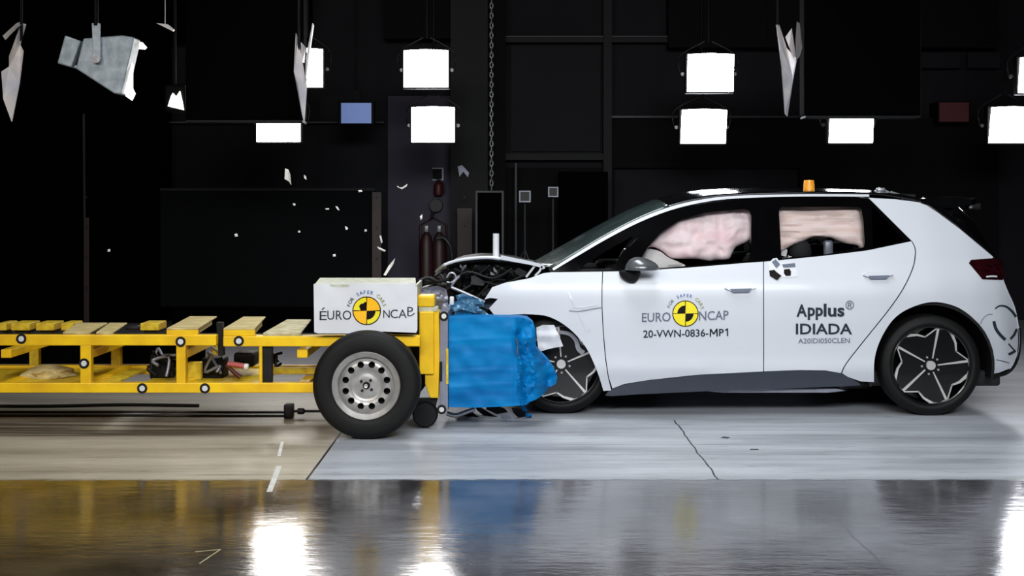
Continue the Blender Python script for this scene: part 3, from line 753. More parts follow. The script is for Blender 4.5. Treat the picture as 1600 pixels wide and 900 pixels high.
# dark engine bay mass
bay = [(700, 416), (716, 410), (745, 406), (775, 407), (805, 411), (838, 420), (860, 426), (862, 470), (800, 488), (775, 492), (758, 480), (735, 474), (712, 466), (700, 450), (696, 430)]
bayfn = lambda x, y: W(x, y, 9.72+.10*noise.noise(Vector((x*.05, y*.06, 3)))+.06*noise.noise(Vector((x*.14, y*.14, 7))))
g = sheet(bay, bayfn, .3, step=5, inner=lambda x, y: W(x, y, 9.72)+Vector((0, 1.25, 0)))
bayo = obj('engine_bay', g, 'black', car, 25, label='dark crumpled engine bay')
low = [(700, 466), (760, 478), (868, 492), (868, 560), (836, 640), (760, 636), (712, 620)]
g = sheet([(775, 500), (868, 500), (868, 560), (836, 600), (790, 600)], lambda x, y: W(x, y, 9.95+.08*noise.noise(Vector((x*.06, y*.06, 5)))), .3, step=8, inner=lambda x, y: W(x, y, 9.95)+Vector((0, .9, 0)))
obj('front_structure', g, 'darkmetal', car, 25)
# broken pieces in the bay
random.seed(11)
def shard(g, c, size, seed, th=.006, n=6, flat=.6, ang=None):
    random.seed(seed); a = random.uniform(0, PI) if ang is None else ang
    R = Matrix.Rotation(random.uniform(-.7, .7), 3, 'X') @ Matrix.Rotation(random.uniform(-.7, .7), 3, 'Z') @ Matrix.Rotation(a, 3, 'Y')
    pts = []
    for k in range(n):
        t = 2*PI*k/n+random.uniform(-.25, .25); r = size*random.uniform(.6, 1.1)
        pts.append(Vector(c)+R @ Vector((r*math.cos(t), 0.02*random.uniform(-1, 1), r*flat*math.sin(t))))
    return g.prism(pts, R @ Vector((0, th, 0)))
def clutter(name, items, m, parent, th=.006):
    for (x, y, Y, s, fl, ang, sd) in items:
        obj(name, shard(G(), W(x, y, Y), s, sd, th, 7, fl, math.radians(ang)), m, parent, 30)
clutter('metal_fragment', [(722, 419, 9.55, .030, .5, 25, 1), (727, 417, 9.56, .022, .6, -20, 2), (774, 422, 9.56, .028, .45, 50, 3), (769, 428, 9.56, .022, .5, 60, 4),
        (703, 432, 9.55, .02, .8, 10, 5), (757, 432, 9.58, .015, .7, 0, 7)], 'silver', bayo)
clutter('dark_panel_fragment', [(745, 440, 9.58, .07, .5, 20, 21), (790, 428, 9.58, .07, .5, -15, 22), (735, 428, 9.60, .05, .7, 40, 23), (812, 425, 9.6, .05, .6, 0, 24), (760, 455, 9.6, .06, .5, -30, 25), (716, 441, 9.58, .05, .6, 70, 26), (752, 420, 9.6, .05, .5, 10, 27)], 'darkmetal', bayo)
def hose(name, pts, Y, r, m, parent, dy=0, n=5):
    P3 = cr([tuple(W(x, y, Y+dy*math.sin(i*1.7))) for i, (x, y) in enumerate(pts)], n)
    return obj(name, G().tube(P3, r, 8), m, parent, 60)
hose('strut', [(704, 450), (710, 440), (718, 431)], 9.50, .010, 'silver', bayo)
hose('strut', [(705, 449), (722, 456), (740, 464), (757, 472)], 9.48, .012, 'silver', bayo)
hose('hose', [(697, 436), (703, 427), (710, 428), (712, 435), (706, 441), (698, 441)], 9.5, .008, 'silver', bayo)
for k, pts in enumerate([[(700, 445), (730, 425), (770, 435), (800, 420)], [(720, 455), (750, 440), (780, 445), (820, 430)], [(710, 420), (740, 432), (765, 415)], [(745, 465), (770, 440), (790, 438)]]):
    hose('hose', pts, 9.56+.01*k, .009, 'black', bayo, .03)
# bumper beam and bluish sheet
f_ = lambda x, y: W(x, y, 9.40+.06*noise.noise(Vector((x*.09, y*.12, 1))))
obj('bumper_beam', sheet([(712, 462), (722, 459), (738, 463), (756, 471), (756, 479), (745, 481), (730, 475), (716, 472)], f_, .02, step=4), 'bluesheet', car, 25, label='torn pale blue bumper beam')
obj('torn_sheet', sheet([(652, 456), (668, 449), (684, 447), (697, 452), (700, 464), (700, 480), (688, 484), (676, 474), (662, 462)], lambda x, y: W(x, y, 9.3+.08*noise.noise(Vector((x*.08, y*.1, 8)))), .015, step=4), 'plate', car, 25, label='torn grey sheet above the yellow end frame')
obj('torn_sheet', sheet([(702, 474), (716, 470), (740, 478), (757, 486), (764, 492), (744, 490), (722, 483), (706, 488), (698, 490)], lambda x, y: W(x, y, 9.36+.06*noise.noise(Vector((x*.1, y*.1, 12)))), .015, step=4), 'bluesheet', car, 25, label='blue torn sheet over the barrier')
g = G().rbox(W(706, 470, 9.3), (.03, .03, .06), .008); obj('bracket', g, 'panelwhite', car, 30, label='small white bracket')
obj('headlamp', sheet([(757, 469), (766, 465.5), (778, 467.5), (768, 479), (760, 486), (754, 480)], lambda x, y: W(x, y, 9.50), .08, step=4), 'blackgloss', car, 30, label='broken black headlamp')
for k, pts in enumerate([[(655, 440), (668, 434), (684, 440), (700, 436)], [(654, 452), (670, 446), (690, 438)], [(658, 436), (664, 444), (676, 442), (690, 446)], [(662, 450), (680, 443), (697, 444)], [(680, 432), (690, 424), (700, 420)]]):
    hose('broken_strut', pts, 9.42+.02*k, .008 if k % 2 else .012, 'darkmetal' if k % 2 == 0 else 'silver', car, .03)
clutter('crushed_grille_piece', [(664, 444, 9.5, .06, .5, 15, 41), (682, 440, 9.5, .06, .5, -20, 42), (692, 430, 9.52, .05, .6, 40, 43), (674, 436, 9.5, .04, .6, 0, 44), (699, 445, 9.5, .05, .6, 60, 45)], 'darkmetal', car)
# arch interior white liner piece
obj('torn_arch_liner', sheet([(838, 512), (848, 508), (866, 508), (873, 523), (880, 541), (858, 545), (842, 550), (839, 530)], lambda x, y: W(x, y, 9.45+.02*noise.noise(Vector((x*.1, y*.1, 2)))), .012, step=5), 'panelwhite', car, 30, label='torn white liner piece over the front wheel')
g = G(); stroke(g, cr([(874, 519), (890, 522), (900, 532), (904, 545), (912, 552)], 4), lambda t: 5+3*t, lambda x, y: W(x, y, 9.55), .02)
obj('suspension_arm', g, 'silver', car, 30)
# underside parts hanging in front
hose('hanging_pipe', [(698, 646), (712, 649), (728, 644), (742, 639)], 9.2, .016, 'silver', car)
clutter('hanging_fragment', [(790, 652, 9.3, .045, .5, 20, 51)], 'panelwhite', car)
clutter('hanging_fragment', [(760, 645, 9.5, .12, .4, 5, 52), (812, 645, 9.42, .09, .5, 30, 53), (735, 650, 9.45, .08, .4, 0, 54), (778, 641, 9.6, .14, .3, 0, 55)], 'darkmetal', car)
clutter('hanging_fragment', [(820, 640, 9.38, .04, .5, 60, 56), (826, 648, 9.40, .03, .6, 20, 57)], 'blue', car)
# things on the roof
bc = thing('warning_beacon', W(1264, 302, 10.0), 'small amber beacon standing on the black car roof', 'beacon')
obj('base', G().lathe(W(1264, 305, 10.0), [(0.001, 0), (.048, 0), (.046, .035), (0.001, .035)], 20, 'z'), 'red', bc, 30)
obj('lens', G().lathe(W(1264, 297.5, 10.0), [(0.001, 0), (.042, 0), (.040, .045), (.036, .075), (.0, .078)], 20, 'z', closed=False), 'amber', bc, 40)
rb = thing('roof_camera_mount', W(1380, 304, 10.0), 'small metal camera bracket on the rear of the black roof', 'camera mount')
obj('foot', G().tube([W(1355, 303, 10), W(1430, 305.5, 10)], .012), 'darkmetal', rb)
obj('strut', G().tube([W(1362, 303, 10), W(1374, 294, 10), (W(1392, 302, 10))], .009), 'silver', rb)
obj('camera', G().rbox(W(1376, 297, 9.97), (.06, .05, .035), .008), 'silver', rb)
obj('clamp', G().tube([W(1392, 300, 10), W(1402, 303, 10), W(1416, 306, 10)], .008), 'chain', rb)
sc_ = thing('rear_camera', W(1521, 324, 9.9), 'small black camera clamped at the tip of the tailgate spoiler', 'camera')
obj('body', G().rbox(W(1521, 323, 9.9), (.10, .06, .045), .012), 'black', sc_, 40)
obj('lens', G().disc(W(1516, 323, 9.868), .012, -.012, 16), 'silver', sc_, 40)

# ------------------------------------------------------------------ the trolley
YN = 8.74; YF = 9.66
tr = thing('crash_trolley', (-2.0, 9.2, 0), 'yellow steel frame trolley on black tyres running in from the left', 'trolley')
def rail(px0, py0, px1, py1, Y, d=.07, m='yellow', name='frame_rail', label=None):
    return obj(name, G().pbox(px0, py0, px1, py1, Y, d), m, tr, 0, .006, label)
rail(-120, 523.5, 337.5, 540, YN); rail(348.5, 525.5, 656, 541.5, YN, label='upper rail right of the gap'); rail(-120, 598.5, 492, 614, YN)
zlo = H-(598.5-HY)*YN/F; zhi = H-(523.5-HY)*YN/F
zfar = .55
for zt in (zlo, zfar):
    a = W(-160, 500, YF).x; b = W(640, 500, YF).x
    obj('frame_rail', G().box(a, b, YF, YF+.07, zt-.065, zt), 'yellow', tr, 0, .006)
for x0, x1 in ((125, 142), (275, 290)): rail(x0, 539, x1, 600, YN+.004, .06, name='post')
rail(404.5, 539, 409.5, 600, YN+.004, .06, name='post')
obj('post', G().pbox(410, 540, 425, 599, YN+.03, .05), 'darkmetal', tr, 0, .004, label='dark grey plate beside the thin post')
for x0, x1 in ((45, 60), (173, 188), (330, 343)):
    a = W(x0, 0, YF).x; b = W(x1, 0, YF).x; obj('post', G().box(a, b, YF+.004, YF+.06, zlo-.03, zfar-.05), 'yellow2', tr, 0, .006)
for px in (4, 133, 282, 470):
    x = W(px, 0, YN).x; 
    for zt in (zlo, zfar): obj('cross_beam', G().box(x-.035, x+.035, YN+.06, YF+.01, zt-.06, zt-.005), 'yellow', tr, 0, .005)
a = W(425, 0, YF).x; obj('belly_panel', G().box(W(-150, 0, YF).x, a-.5, YF+.09, YF+.10, zlo-.0, zfar-.02), 'softblack', tr, 0, label='black panel closing the far side')
g = G().box(W(-120, 0, YN).x, W(170, 0, YN).x, YN+.08, YF-.02, zlo-.03, zlo-.018); obj('deck_plate', g, 'yellow2', tr)
g = G().box(W(215, 0, YN).x, W(402, 0, YN).x, YN+.08, YF-.02, zlo-.03, zlo-.018); obj('deck_plate', g, 'yellow2', tr)
obj('strut', G().pprism([(338, 504), (347, 504), (349, 556), (341, 556)], YN+.072, .06), 'black', tr, 0, label='black strut behind the gap in the upper rail')
# camera target dots
for (x, y, r) in ((33, 529.5, 8), (282, 534, 8), (373, 533, 8), (131, 568, 8), (222, 607, 8), (320, 607, 8)):
    d = obj('target_dot', G().disc(W(x, y, YN-.004), r*YN/F, .006, 24), 'black', tr, 0, label='round black target with a white centre')
    obj('white_centre', G().disc(W(x, y, YN-.006), r*.55*YN/F, .004, 20), 'panelwhite', d, 0)
# upper end structure
obj('end_plate', G().pbox(655, 487, 678, 585, 8.90, .10), 'yellow', tr, 0, .008)
obj('end_plate', G().pprism([(676, 486), (686, 486), (687, 560), (685, 622), (672, 622), (664, 600), (664, 584), (677, 584)], 8.93, .09), 'yellow', tr, 0, .006)
obj('end_cap', G().pbox(652, 462, 679, 480, 8.92, .2), 'yellow', tr, 0, .012)
obj('end_cap', G().pbox(654, 480, 684, 487, 8.92, .12), 'cream', tr, 0, .004, label='pale edge strip')
obj('cross_beam', G().box(W(655, 0, 8.9).x, W(684, 0, 8.9).x, 8.98, 9.9, W(0, 585, 8.9).z, W(0, 500, 8.9).z), 'yellow2', tr, 0, .01)
obj('rail_stub', G().pbox(600, 524, 656, 531, 8.76, .05), 'yellow', tr, 0, .004)
# wheels
def steel_wheel(cx, yo, s):
    z = .3435; c = (cx, yo, z); RO = .3435; RI = .205
    g = G().lathe(c, [(.213, .004), (.218, .010), (.213, .022), (.190, .030), (.182, .055), (.182, .17), (.213, .19), (.213, .195), (.175, .175), (.174, .06), (.182, .022), (.200, .012)], 72, sgn=s)
    wh = obj('wheel', g, 'steel', tr, 45)
    obj('tyre', G().lathe(c, [(RI+.006, .018), (.225, .006), (.25, 0), (.30, .002), (.325, .010), (.338, .03), (RO, .055), (RO, .15), (.338, .175), (.32, .195), (.25, .205), (RI+.006, .19)], 80, sgn=s), 'tyre', wh, 50)
    # dished disc with twelve round openings
    outl = [(.184*math.cos(2*PI*k/60)*100, .184*math.sin(2*PI*k/60)*100) for k in range(60)]
    holes = [[(13.6*math.cos(PI/12+2*PI*j/12)+2.15*math.cos(2*PI*k/12), 13.6*math.sin(PI/12+2*PI*j/12)+2.15*math.sin(2*PI*k/12)) for k in range(12)] for j in range(12)]
    prof = smooth_table([(0, .040), (.055, .040), (.075, .045), (.092, .046), (.112, .032), (.125, .028), (.150, .030), (.17, .045), (.184, .055)], .016, 0, .2, .002)
    ov, fs = fill2d(outl, holes, 1.3)
    used = sorted({i for f in fs for i in f}); mp = {i: k for k, i in enumerate(used)}
    A = [Vector((cx+ov[i].x/100, yo+s*prof(ov[i].length/100), z+ov[i].y/100)) for i in used]; B = [a+Vector((0, s*.006, 0)) for a in A]; n = len(A)
    fs = [tuple(mp[i] for i in f) for f in fs]; ec = {}
    for f in fs:
        for k in range(3): ec[(f[k], f[(k+1) % 3])] = 1
    bd = [e for e in ec if (e[1], e[0]) not in ec]
    obj('wheel_disc', G().add(A+B, fs+[tuple(i+n for i in reversed(f)) for f in fs]+[(e[1], e[0], e[0]+n, e[1]+n) for e in bd]), 'steel', wh, 40)
    obj('brake_drum', G().lathe(c, [(.165, .10), (.165, .12), (.01, .12), (.01, .10)], 30, sgn=s), 'black', wh, 0)
    obj('hub_cap', G().lathe(c, [(.0, .012), (.014, .012), (.020, .022), (.024, .042), (.0, .042)], 24, sgn=s), 'black', wh, 40)
    obj('hub_face', G().lathe(c, [(.010, .006), (.012, .006), (.012, .014), (.0, .014)], 16, sgn=s), 'alloy', wh, 40)
    g = G()
    for k in range(4):
        a = PI/4+k*PI/2+.1; g.disc((cx+.042*math.cos(a), yo+s*.028, z+.042*math.sin(a)), .009, s*.014, 8)
    obj('wheel_bolts', g, 'black', wh, 0)
    return wh
TX = (571.5-800)*8.52/F
steel_wheel(TX, 8.52, 1); steel_wheel(TX, 9.98, -1)
obj('axle', G().tube([(TX, 8.7, .343), (TX, 9.8, .343)], .035, 14), 'darkmetal', tr, 40)
obj('support_wheel', G().lathe(W(664, 648, 8.95)-Vector((0, 0, .0)), [(.0, 0), (.075, 0), (.085, .012), (.085, .05), (.075, .06), (.0, .06)], 28), 'tyre', tr, 40, label='small black caster behind the big wheel')
obj('caster_fork', G().pprism([(652, 622), (684, 622), (680, 640), (668, 656), (660, 656), (652, 640)], 8.98, .03), 'black', tr)
# cables and gear seen inside the frame
random.seed(4)
def gear(x0, x1, y0, y1, n, cols, name, Y0=8.95):
    for k in range(n):
        random.seed(100+k*7+int(x0)); pts = [(random.uniform(x0, x1), random.uniform(y0, y1)) for _ in range(4)]
        hose(name, pts, Y0+random.uniform(0, .25), random.uniform(.005, .012), cols[k % len(cols)], tr, .04)
gear(230, 274, 545, 592, 7, ['black', 'plate', 'darkmetal', 'black'], 'cable')
gear(318, 352, 545, 594, 8, ['black', 'plate', 'darkmetal'], 'cable')
gear(426, 440, 545, 575, 3, ['black', 'darkmetal'], 'cable')
obj('control_box', G().rbox(W(256, 572, 9.2), (.15, .2, .15), .02), 'black', tr, 30, label='black box behind the cables')
obj('control_box', G().rbox(W(336, 574, 9.2), (.15, .2, .15), .02), 'black', tr, 30)
obj('control_box', G().rbox(W(385, 560, 9.3), (.14, .2, .10), .02), 'black', tr, 30)
hose('red_hose', [(356, 568), (370, 570), (384, 573)], 8.95, .018, 'pink', tr)
hose('red_hose', [(354, 570), (364, 580), (376, 590)], 8.97, .014, 'red', tr)
obj('hose_end', G().tube([W(382, 573, 8.95), W(388, 573.5, 8.95)], .022, 12), 'debris', tr, 40)
hose('strap', [(330, 541), (338, 548), (346, 558)], 8.93, .008, 'silver', tr)
obj('ochre_bracket', G().pbox(293, 566, 314, 594, 9.0, .05), 'yellow2', tr, 0, .004)
rail(427, 575, 500, 585, 9.1, .05, 'yellow2', 'cross_beam')

# equipment box with the roundel
eb = thing('equipment_box', W(571, 521, 9.0), 'white sheet-metal box with a yellow and black roundel above the trolley wheel', 'box')
YP = 8.66
pf = lambda x, y: W(x, y, YP+.006*math.sin(x*.05)+.006*noise.noise(Vector((x*.03, y*.03, 0))))
fp = obj('front_panel', sheet([(490, 444), (492, 443.4), (560, 442.4), (640, 443.2), (649, 441), (652, 450), (652, 516), (650, 520), (600, 518), (560, 521), (497, 521), (491, 519)], pf, .015, step=8), 'panelwhite', eb, 40)
zt = H-(444.5-HY)*YP/F
obj('lid', G().prism([(W(491, 0, YP).x, YP+.005, zt), (W(650, 0, YP).x, YP+.005, zt), atZ(649, 434, zt), atZ(500, 434, zt)], (0, 0, -.015)), 'cream', eb, 0, label='worn cream lid')
o_ = G(); b1 = atZ(500, 434, zt); b2 = atZ(649, 434, zt); zb = H-(519-HY)*YP/F
o_.box(b1.x, b2.x, b1.y-.02, b1.y, zb+.05, zt-.016); o_.box(W(494, 0, YP).x, W(494, 0, YP).x+.015, YP+.02, b1.y-.03, zb, zt-.016); o_.box(W(648, 0, YP).x-.015, W(648, 0, YP).x, YP+.02, b1.y-.03, zb, zt-.016)
obj('box_sides', o_, 'cream', eb)
pfl = lambda x, y, o=.004: pf(x, y)-Vector((0, o, 0))
g = G(); text(g, 'E', 499.5, 486, 510.5, 500, pfl); text(g, 'URO', 511.5, 485, 549, 499.5, pfl, .0); stroke(g, [(503, 484), (507, 480.5)], 1.6, pfl, .0005); obj('sponsor_lettering', g, 'ink', fp, 0, fix=False); g = G(); text(g, 'N', 599, 484.5, 609, 496.5, pfl); text(g, 'CA', 610, 483.5, 635.5, 497, pfl); text(g, 'P', 636.5, 479.5, 645.5, 493, pfl)
stroke(g, [(637, 493.5), (643, 493), (648, 489)], 1.5, pfl, .0005)
obj('sponsor_lettering', g, 'ink', fp, 0, fix=False)
gs = [G(), G(), G()]; arctext(gs, 'FOR SAFER CARS', 573, 485.5, 26.5, 5.6, 163, 18, pfl)
for gg, mm in zip(gs, ('ink', 'inkb', 'inkg')): obj('arched_lettering', gg, mm, fp, 0, fix=False)
root, y1, y2, kk = roundel(573, 485.5, 22.3, pfl, fp, .003)
obj('yellow_quarters', y1, 'logoy', root, 0, fix=False); obj('amber_quarters', y2, 'logoo', root, 0, fix=False); obj('black_quarters', kk, 'logok', root, 0, fix=False)

# things on the trolley deck: corner pixels of a slab's front and its skewed top
def slab(name, fl, fr, fy, bl, br, by, h_px, label, cat, mtop='wood', mfront='yellow', group=None, Y=YN+.01, gap=0):
    zt = H-(fy-HY)*Y/F; hh = h_px*Y/F
    A = [W(fl, fy, Y), W(fr, fy, Y), atZ(br, by, zt), atZ(bl, by, zt)]
    c = (A[0]+A[2])/2; t = thing(name, (c.x, c.y, zt-hh), label, cat, group)
    obj('board_top', G().prism(A, (0, 0, -.010)), mtop, t, 0, .003)
    g = G().prism([A[0]-Vector((0, 0, .0105)), A[1]-Vector((0, 0, .0105)), A[1]-Vector((0, 0, hh)), A[0]-Vector((0, 0, hh))], (0, .03, 0))
    obj('front_block', g, mfront, t, 0, .003)
    e0 = (A[2]-A[1])*.15; e1 = (A[2]-A[1])*.8
    g = G().prism([A[1]+e0-Vector((.03, 0, .0105)), A[1]+e1-Vector((.03, 0, .0105)), A[1]+e1-Vector((.03, 0, hh)), A[1]+e0-Vector((.03, 0, hh))], (.02, 0, 0))
    obj('side_batten', g, mtop, t, 0); return t
DG = None
slab('ballast_board', 260, 309, 513, 296, 339, 494, 10.5, 'large plywood board on a yellow block, left of the gap in the upper rail', 'board')
slab('ballast_board', 349, 398, 513, 380, 415, 494.5, 12, 'plywood board on a yellow block, just right of the gap in the upper rail', 'board')
slab('ballast_board', 411, 470, 520, 448, 486, 499, 5, 'pale plywood board nearest the white equipment box', 'board', 'woodpale', 'woodpale')
slab('flat_board', 98, 140, 519, 122, 168, 504, 4.5, 'thin worn plank lying flat, beside the small yellow blocks', 'board', 'wood', 'wood')
slab('flat_board', 150, 176, 519, 171, 199, 504, 4.5, 'short thin plank right of the flat worn plank', 'board', 'wood', 'wood')
for i, (x0, x1, lab) in enumerate(((-4, 10, 'small yellow block at the left edge of the trolley deck'), (17, 46, 'small yellow block above the leftmost round target'), (56, 84, 'second yellow block from the leftmost round target'), (95, 114, 'small yellow block left of the flat plank'), (219, 248, 'small yellow block left of the large plywood board'))):
    a = W(x0, 505, 9.5); b = W(x1, 516.5, 9.5)
    t = thing('deck_block', ((a.x+b.x)/2, 9.6, zfar), lab, 'block', None)
    obj('block', G().box(a.x, b.x, 9.50, 9.72, b.z, a.z), 'yellow2', t, 0, .006)
    obj('foot', G().box(a.x+.02, b.x-.02, 9.53, 9.69, zfar+.001, b.z), 'black', t, 0)
t = tag(obj('clamp', G().rbox(W(208, 512, 9.3), (.09, .06, .03), .008), 'darkmetal', None, 30), 'dark metal clamp between the thin planks and a yellow block', 'clamp')
t = tag(obj('fabric_bundle', G().blob(W(78, 583, 9.2), (.17, .15, .055), 5, .2, 3), 'wood', None, 60), 'brown folded bundle lying inside the yellow frame at left', 'bundle')
# plate and blue barrier
bp_ = thing('barrier_backplate', W(693, 646, 9.1), 'tall grey mounting plate between the yellow end frame and blue block', 'plate')
obj('plate', G().pbox(687, 487, 700, 642, 8.93, .62), 'plate', bp_, 0, .004)
for (x, y) in ((693.5, 494), (690, 640)):
    d = obj('target_dot', G().disc(W(x, y, 8.922), 7.5*YN/F, .006, 24), 'black', bp_, 0); obj('white_centre', G().disc(W(x, y, 8.92), 4*YN/F, .004, 20), 'debris', d, 0)
obj('slot', G().pbox(687, 565, 691, 596, 8.925, .01), 'black', bp_)
obj('side_bracket', G().pbox(697, 545, 700.5, 600, 8.92, .03), 'yellow2', bp_)
db = thing('deformable_barrier', W(770, 640, 9.1), 'large bright blue crushed aluminium honeycomb block against the car front', 'barrier')
BB = [(701, 497), (720, 495.8), (750, 495.5), (790, 496), (812, 496), (824, 498), (833, 505), (837, 518), (838, 545), (846, 554), (856, 564), (866, 578), (871, 590), (868, 600), (858, 606), (850, 616), (838, 624), (828, 628), (822, 633), (790, 635), (740, 637), (701, 636)]
def bbf(x, y):
    n1 = noise.noise(Vector((x*.05, y*.05, 0))); n2 = noise.noise(Vector((x*.13, y*.13, 4))); n3 = noise.noise(Vector((x*.3, y*.3, 8)))
    k = max(0, min(1, (x-800)/25)); k2 = max(0, min(1, (x-835)/20))
    ridge = 0
    for ry in (531, 580, 603): ridge += .006*math.exp(-((y-ry-2*math.sin(x*.03))/2.0)**2)
    fold = -.03*math.exp(-((x-(806+(y-520)*.09+3*math.sin(y*.08)))/3.0)**2)*(1 if y > 515 else .2) + .03*math.exp(-((x-(812+(y-520)*.09+3*math.sin(y*.08)))/3.0)**2)*(1 if y > 515 else .2)
    Y = 8.97+.012*n1-ridge+fold+k*(.05+.025*n1+.022*n2+.020*n3)+k2*(.16)
    return W(x, y, Y)
bface = obj('crushed_face', sheet(BB, bbf, .3, step=3.5, inner=lambda x, y: (lambda p: Vector((p.x, 9.30, p.z)))(W(x, y, 9.08))), 'blue', db, 50)
obj('rear_block', G().box(W(702, 0, 9).x, W(735, 0, 9).x, 9.301, 9.9, W(0, 634, 9.1).z, W(0, 500, 9.1).z), 'blue', db, 0, .02)
g = G(); stroke(g, cr([(806, 528), (809, 540), (808, 552), (811, 560)], 3), lambda t: 3-2*t, lambda x, y: bbf(x, y)-Vector((0, .012, 0)), .003); obj('torn_edge', g, 'silver', bface, 0, label='bright torn edge')

# tow rail on the floor and its shuttle
tow = tag(obj('tow_rail', G().box(-4.5, -1.6, 9.44, 9.48, 0, .014).box(-4.5, -1.6, 9.60, 9.63, 0, .014), 'railsteel', None, 0, .004), 'long low steel guide rail on the floor under the trolley', 'rail')
sh = thing('tow_shuttle', W(450, 652, 9.35), 'black tow block with a rod beside the trolley wheel', 'tow block')
obj('block', G().box(W(443, 0, 9.35).x, W(457, 0, 9.35).x, 9.35, 9.44, .0, .10), 'rodblack', sh, 0, .01)
obj('rod', G().tube([W(456, 642.5, 9.39), W(520, 642.5, 9.39)], .009), 'rodblack', sh)
obj('rod_collar', G().lathe(W(463, 642.5, 9.39), [(.0, 0), (.022, .012), (.022, .05), (.0, .07)], 16, 'x', closed=False), 'rodblack', sh)
tag(obj('floor_cable', G().tube(cr([(-4.3, 9.9, .012), (-3.5, 9.85, .012), (-2.9, 9.92, .012), (-2.3, 9.88, .012)], 6), .012), 'rodblack', None, 40), 'thin black cable lying on the floor beneath the trolley', 'cable')

# ------------------------------------------------------------------ flying fragments
DEB = [((445, 262), (450, 264), (453, 272), (455, 290), (451, 284), (444, 280)), ((619, 290), (628, 296), (636, 291), (637, 287), (630, 292), (621, 293)), ((587, 384), (592, 386), (605, 392), (603, 395), (590, 389)),
       ((592, 366), (595, 366), (598, 380), (596, 383)), ((618, 402), (615, 412), (602, 432), (598, 431), (607, 415)), ((523, 321), (527, 322), (531, 330), (527, 328)), ((538, 352), (543, 355), (544, 359), (540, 360)),
       ((365, 365), (370, 364), (372, 370), (367, 371)), ((457, 317), (462, 318), (461, 322), (457, 321)), ((519, 397), (524, 396), (525, 401), (520, 402)), ((655, 338), (660, 333), (660, 342), (657, 346)), ((168, 389), (172, 388), (172, 394), (167, 394)),
       ((474, 272), (478, 275), (479, 282), (475, 279)), ((558, 297), (565, 296), (567, 300), (560, 301)), ((465, 360), (469, 360), (469, 364), (465, 364)), ((507, 325), (515, 325), (514, 328), (508, 328)), ((569, 358), (573, 358), (573, 362), (569, 363))]
DL = ['curved white plastic flake flying highest above the trolley, below the wide lamp', 'grey bent strip flying left of the lit wall column', 'short white sliver flying just above the long antenna-like splinter', 'yellowish sliver flying beside the dark red post',
      'long white splinter standing off the lid of the white box', 'small bent white chip in front of the black board, left of the red post', 'bright white chip level with the middle of the black board',
      'bright white chip farthest left before the black board', 'small white chip just below the curved white flake', 'white chip low over the left end of the equipment box', 'pale chip beside the round reel on the wall column', 'lone white chip far left before the black curtain',
      'faint grey chip right of the curved white flake', 'faint flat chip over the top edge of the black board', 'tiny grey chip under the two chips below the curved flake', 'tiny flat chip left of the small bent chip', 'tiny grey chip just left of the red post']
for i, (poly, lab) in enumerate(zip(DEB, DL)):
    Y = 9.0+.09*i if i != 4 else 8.9
    mx = sum(p[0] for p in poly)/len(poly); my = sum(p[1] for p in poly)/len(poly); sz = .72 if i not in (0, 4, 1) else .9
    pts = [W(mx+(x-mx)*sz, my+(y-my)*sz, Y+.01*math.sin(k*2.1)) for k, (x, y) in enumerate(poly)]
    tag(obj('debris_fragment', G().prism(pts, (0.002, .008, 0)), 'debris', None, 0), lab, 'debris', 'fragments thrown up by the crash')

# ------------------------------------------------------------------ lamps and hall equipment
def flood(x0, y0, x1, y1, label, m='frost', Y=14.6, skew=0, cap=0, top=7.5, doors=True):
    a = W(x0, y0, Y); b = W(x1, y1, Y); cx = (a.x+b.x)/2; cz = (a.z+b.z)/2; w = b.x-a.x; h = a.z-b.z
    t = thing('floodlight', (cx, Y+.15, cz), label, 'floodlight', 'studio floodlights hanging before the back wall')
    k = .02
    g = G().prism([(a.x-k, Y+.02, a.z+k), (b.x+k, Y+.02, a.z+k), (b.x+k, Y+.02, b.z-k), (a.x-k, Y+.02, b.z-k)], (0, .09, 0))
    g.prism([(a.x+.05, Y+.111, a.z-.05), (b.x-.05, Y+.111, a.z-.05), (b.x-.05, Y+.111, b.z+.05), (a.x+.05, Y+.111, b.z+.05)], (0, .16, 0))
    obj('housing', g, 'lampblack', t, 0, .01)
    n = 8; s = skew*Y/F
    top_ = [Vector((a.x+w*q/n+s, Y, a.z+.012*math.sin(PI*q/n)*(1+cap))) for q in range(n+1)]
    obj('diffuser', G().prism(top_+[Vector((b.x-s*.2, Y, b.z)), Vector((a.x-s*.2, Y, b.z))], (0, .015, 0)), m, t, 0)
    for sg, xx in ((-1, a.x), (1, b.x)):
        obj('yoke', G().tube(cr([(xx+sg*.03, Y+.15, cz-.02), (xx+sg*.06, Y+.14, cz+.02), (xx+sg*.055, Y+.15, a.z), (cx+sg*.04, Y+.16, a.z+.16)], 5), .009), 'darkmetal', t, 40)
        obj('yoke_knob', G().disc((xx+sg*.035, Y+.13, cz), .02, .03, 12), 'chain', t, 40)
    obj('hanger', G().tube([(cx, Y+.16, a.z+.15), (cx, Y+.16, top)], .016), 'lampblack', t, 40)
    return t
flood(631, 79, 700, 136, 'square floodlight, upper of the pair left of the hanging chain', 'frost')
flood(643, 168, 710, 222, 'square floodlight, lower of the pair left of the hanging chain', 'frostcool', Y=14.95)
flood(1074, 85, 1146, 143, 'square floodlight, upper of the pair over the car windscreen', 'frostcool', skew=1)
flood(1064, 172, 1134, 224, 'square floodlight, lower of the pair over the car windscreen', 'frostcool', Y=14.95, skew=2)
flood(401, 160, 469, 221.5, 'floodlight half hidden under the left black lamp box', 'frost')
flood(1296, 165, 1364, 223, 'floodlight half hidden under the right black lamp box', 'frostcool', skew=2)
flood(450, 77, 504, 136, 'floodlight partly behind the thin metal blades of the left box', 'frost')
flood(1546, 168, 1612, 223, 'floodlight at the right edge of the picture, above the tailgate', 'frostcool', Y=14.95, skew=4)
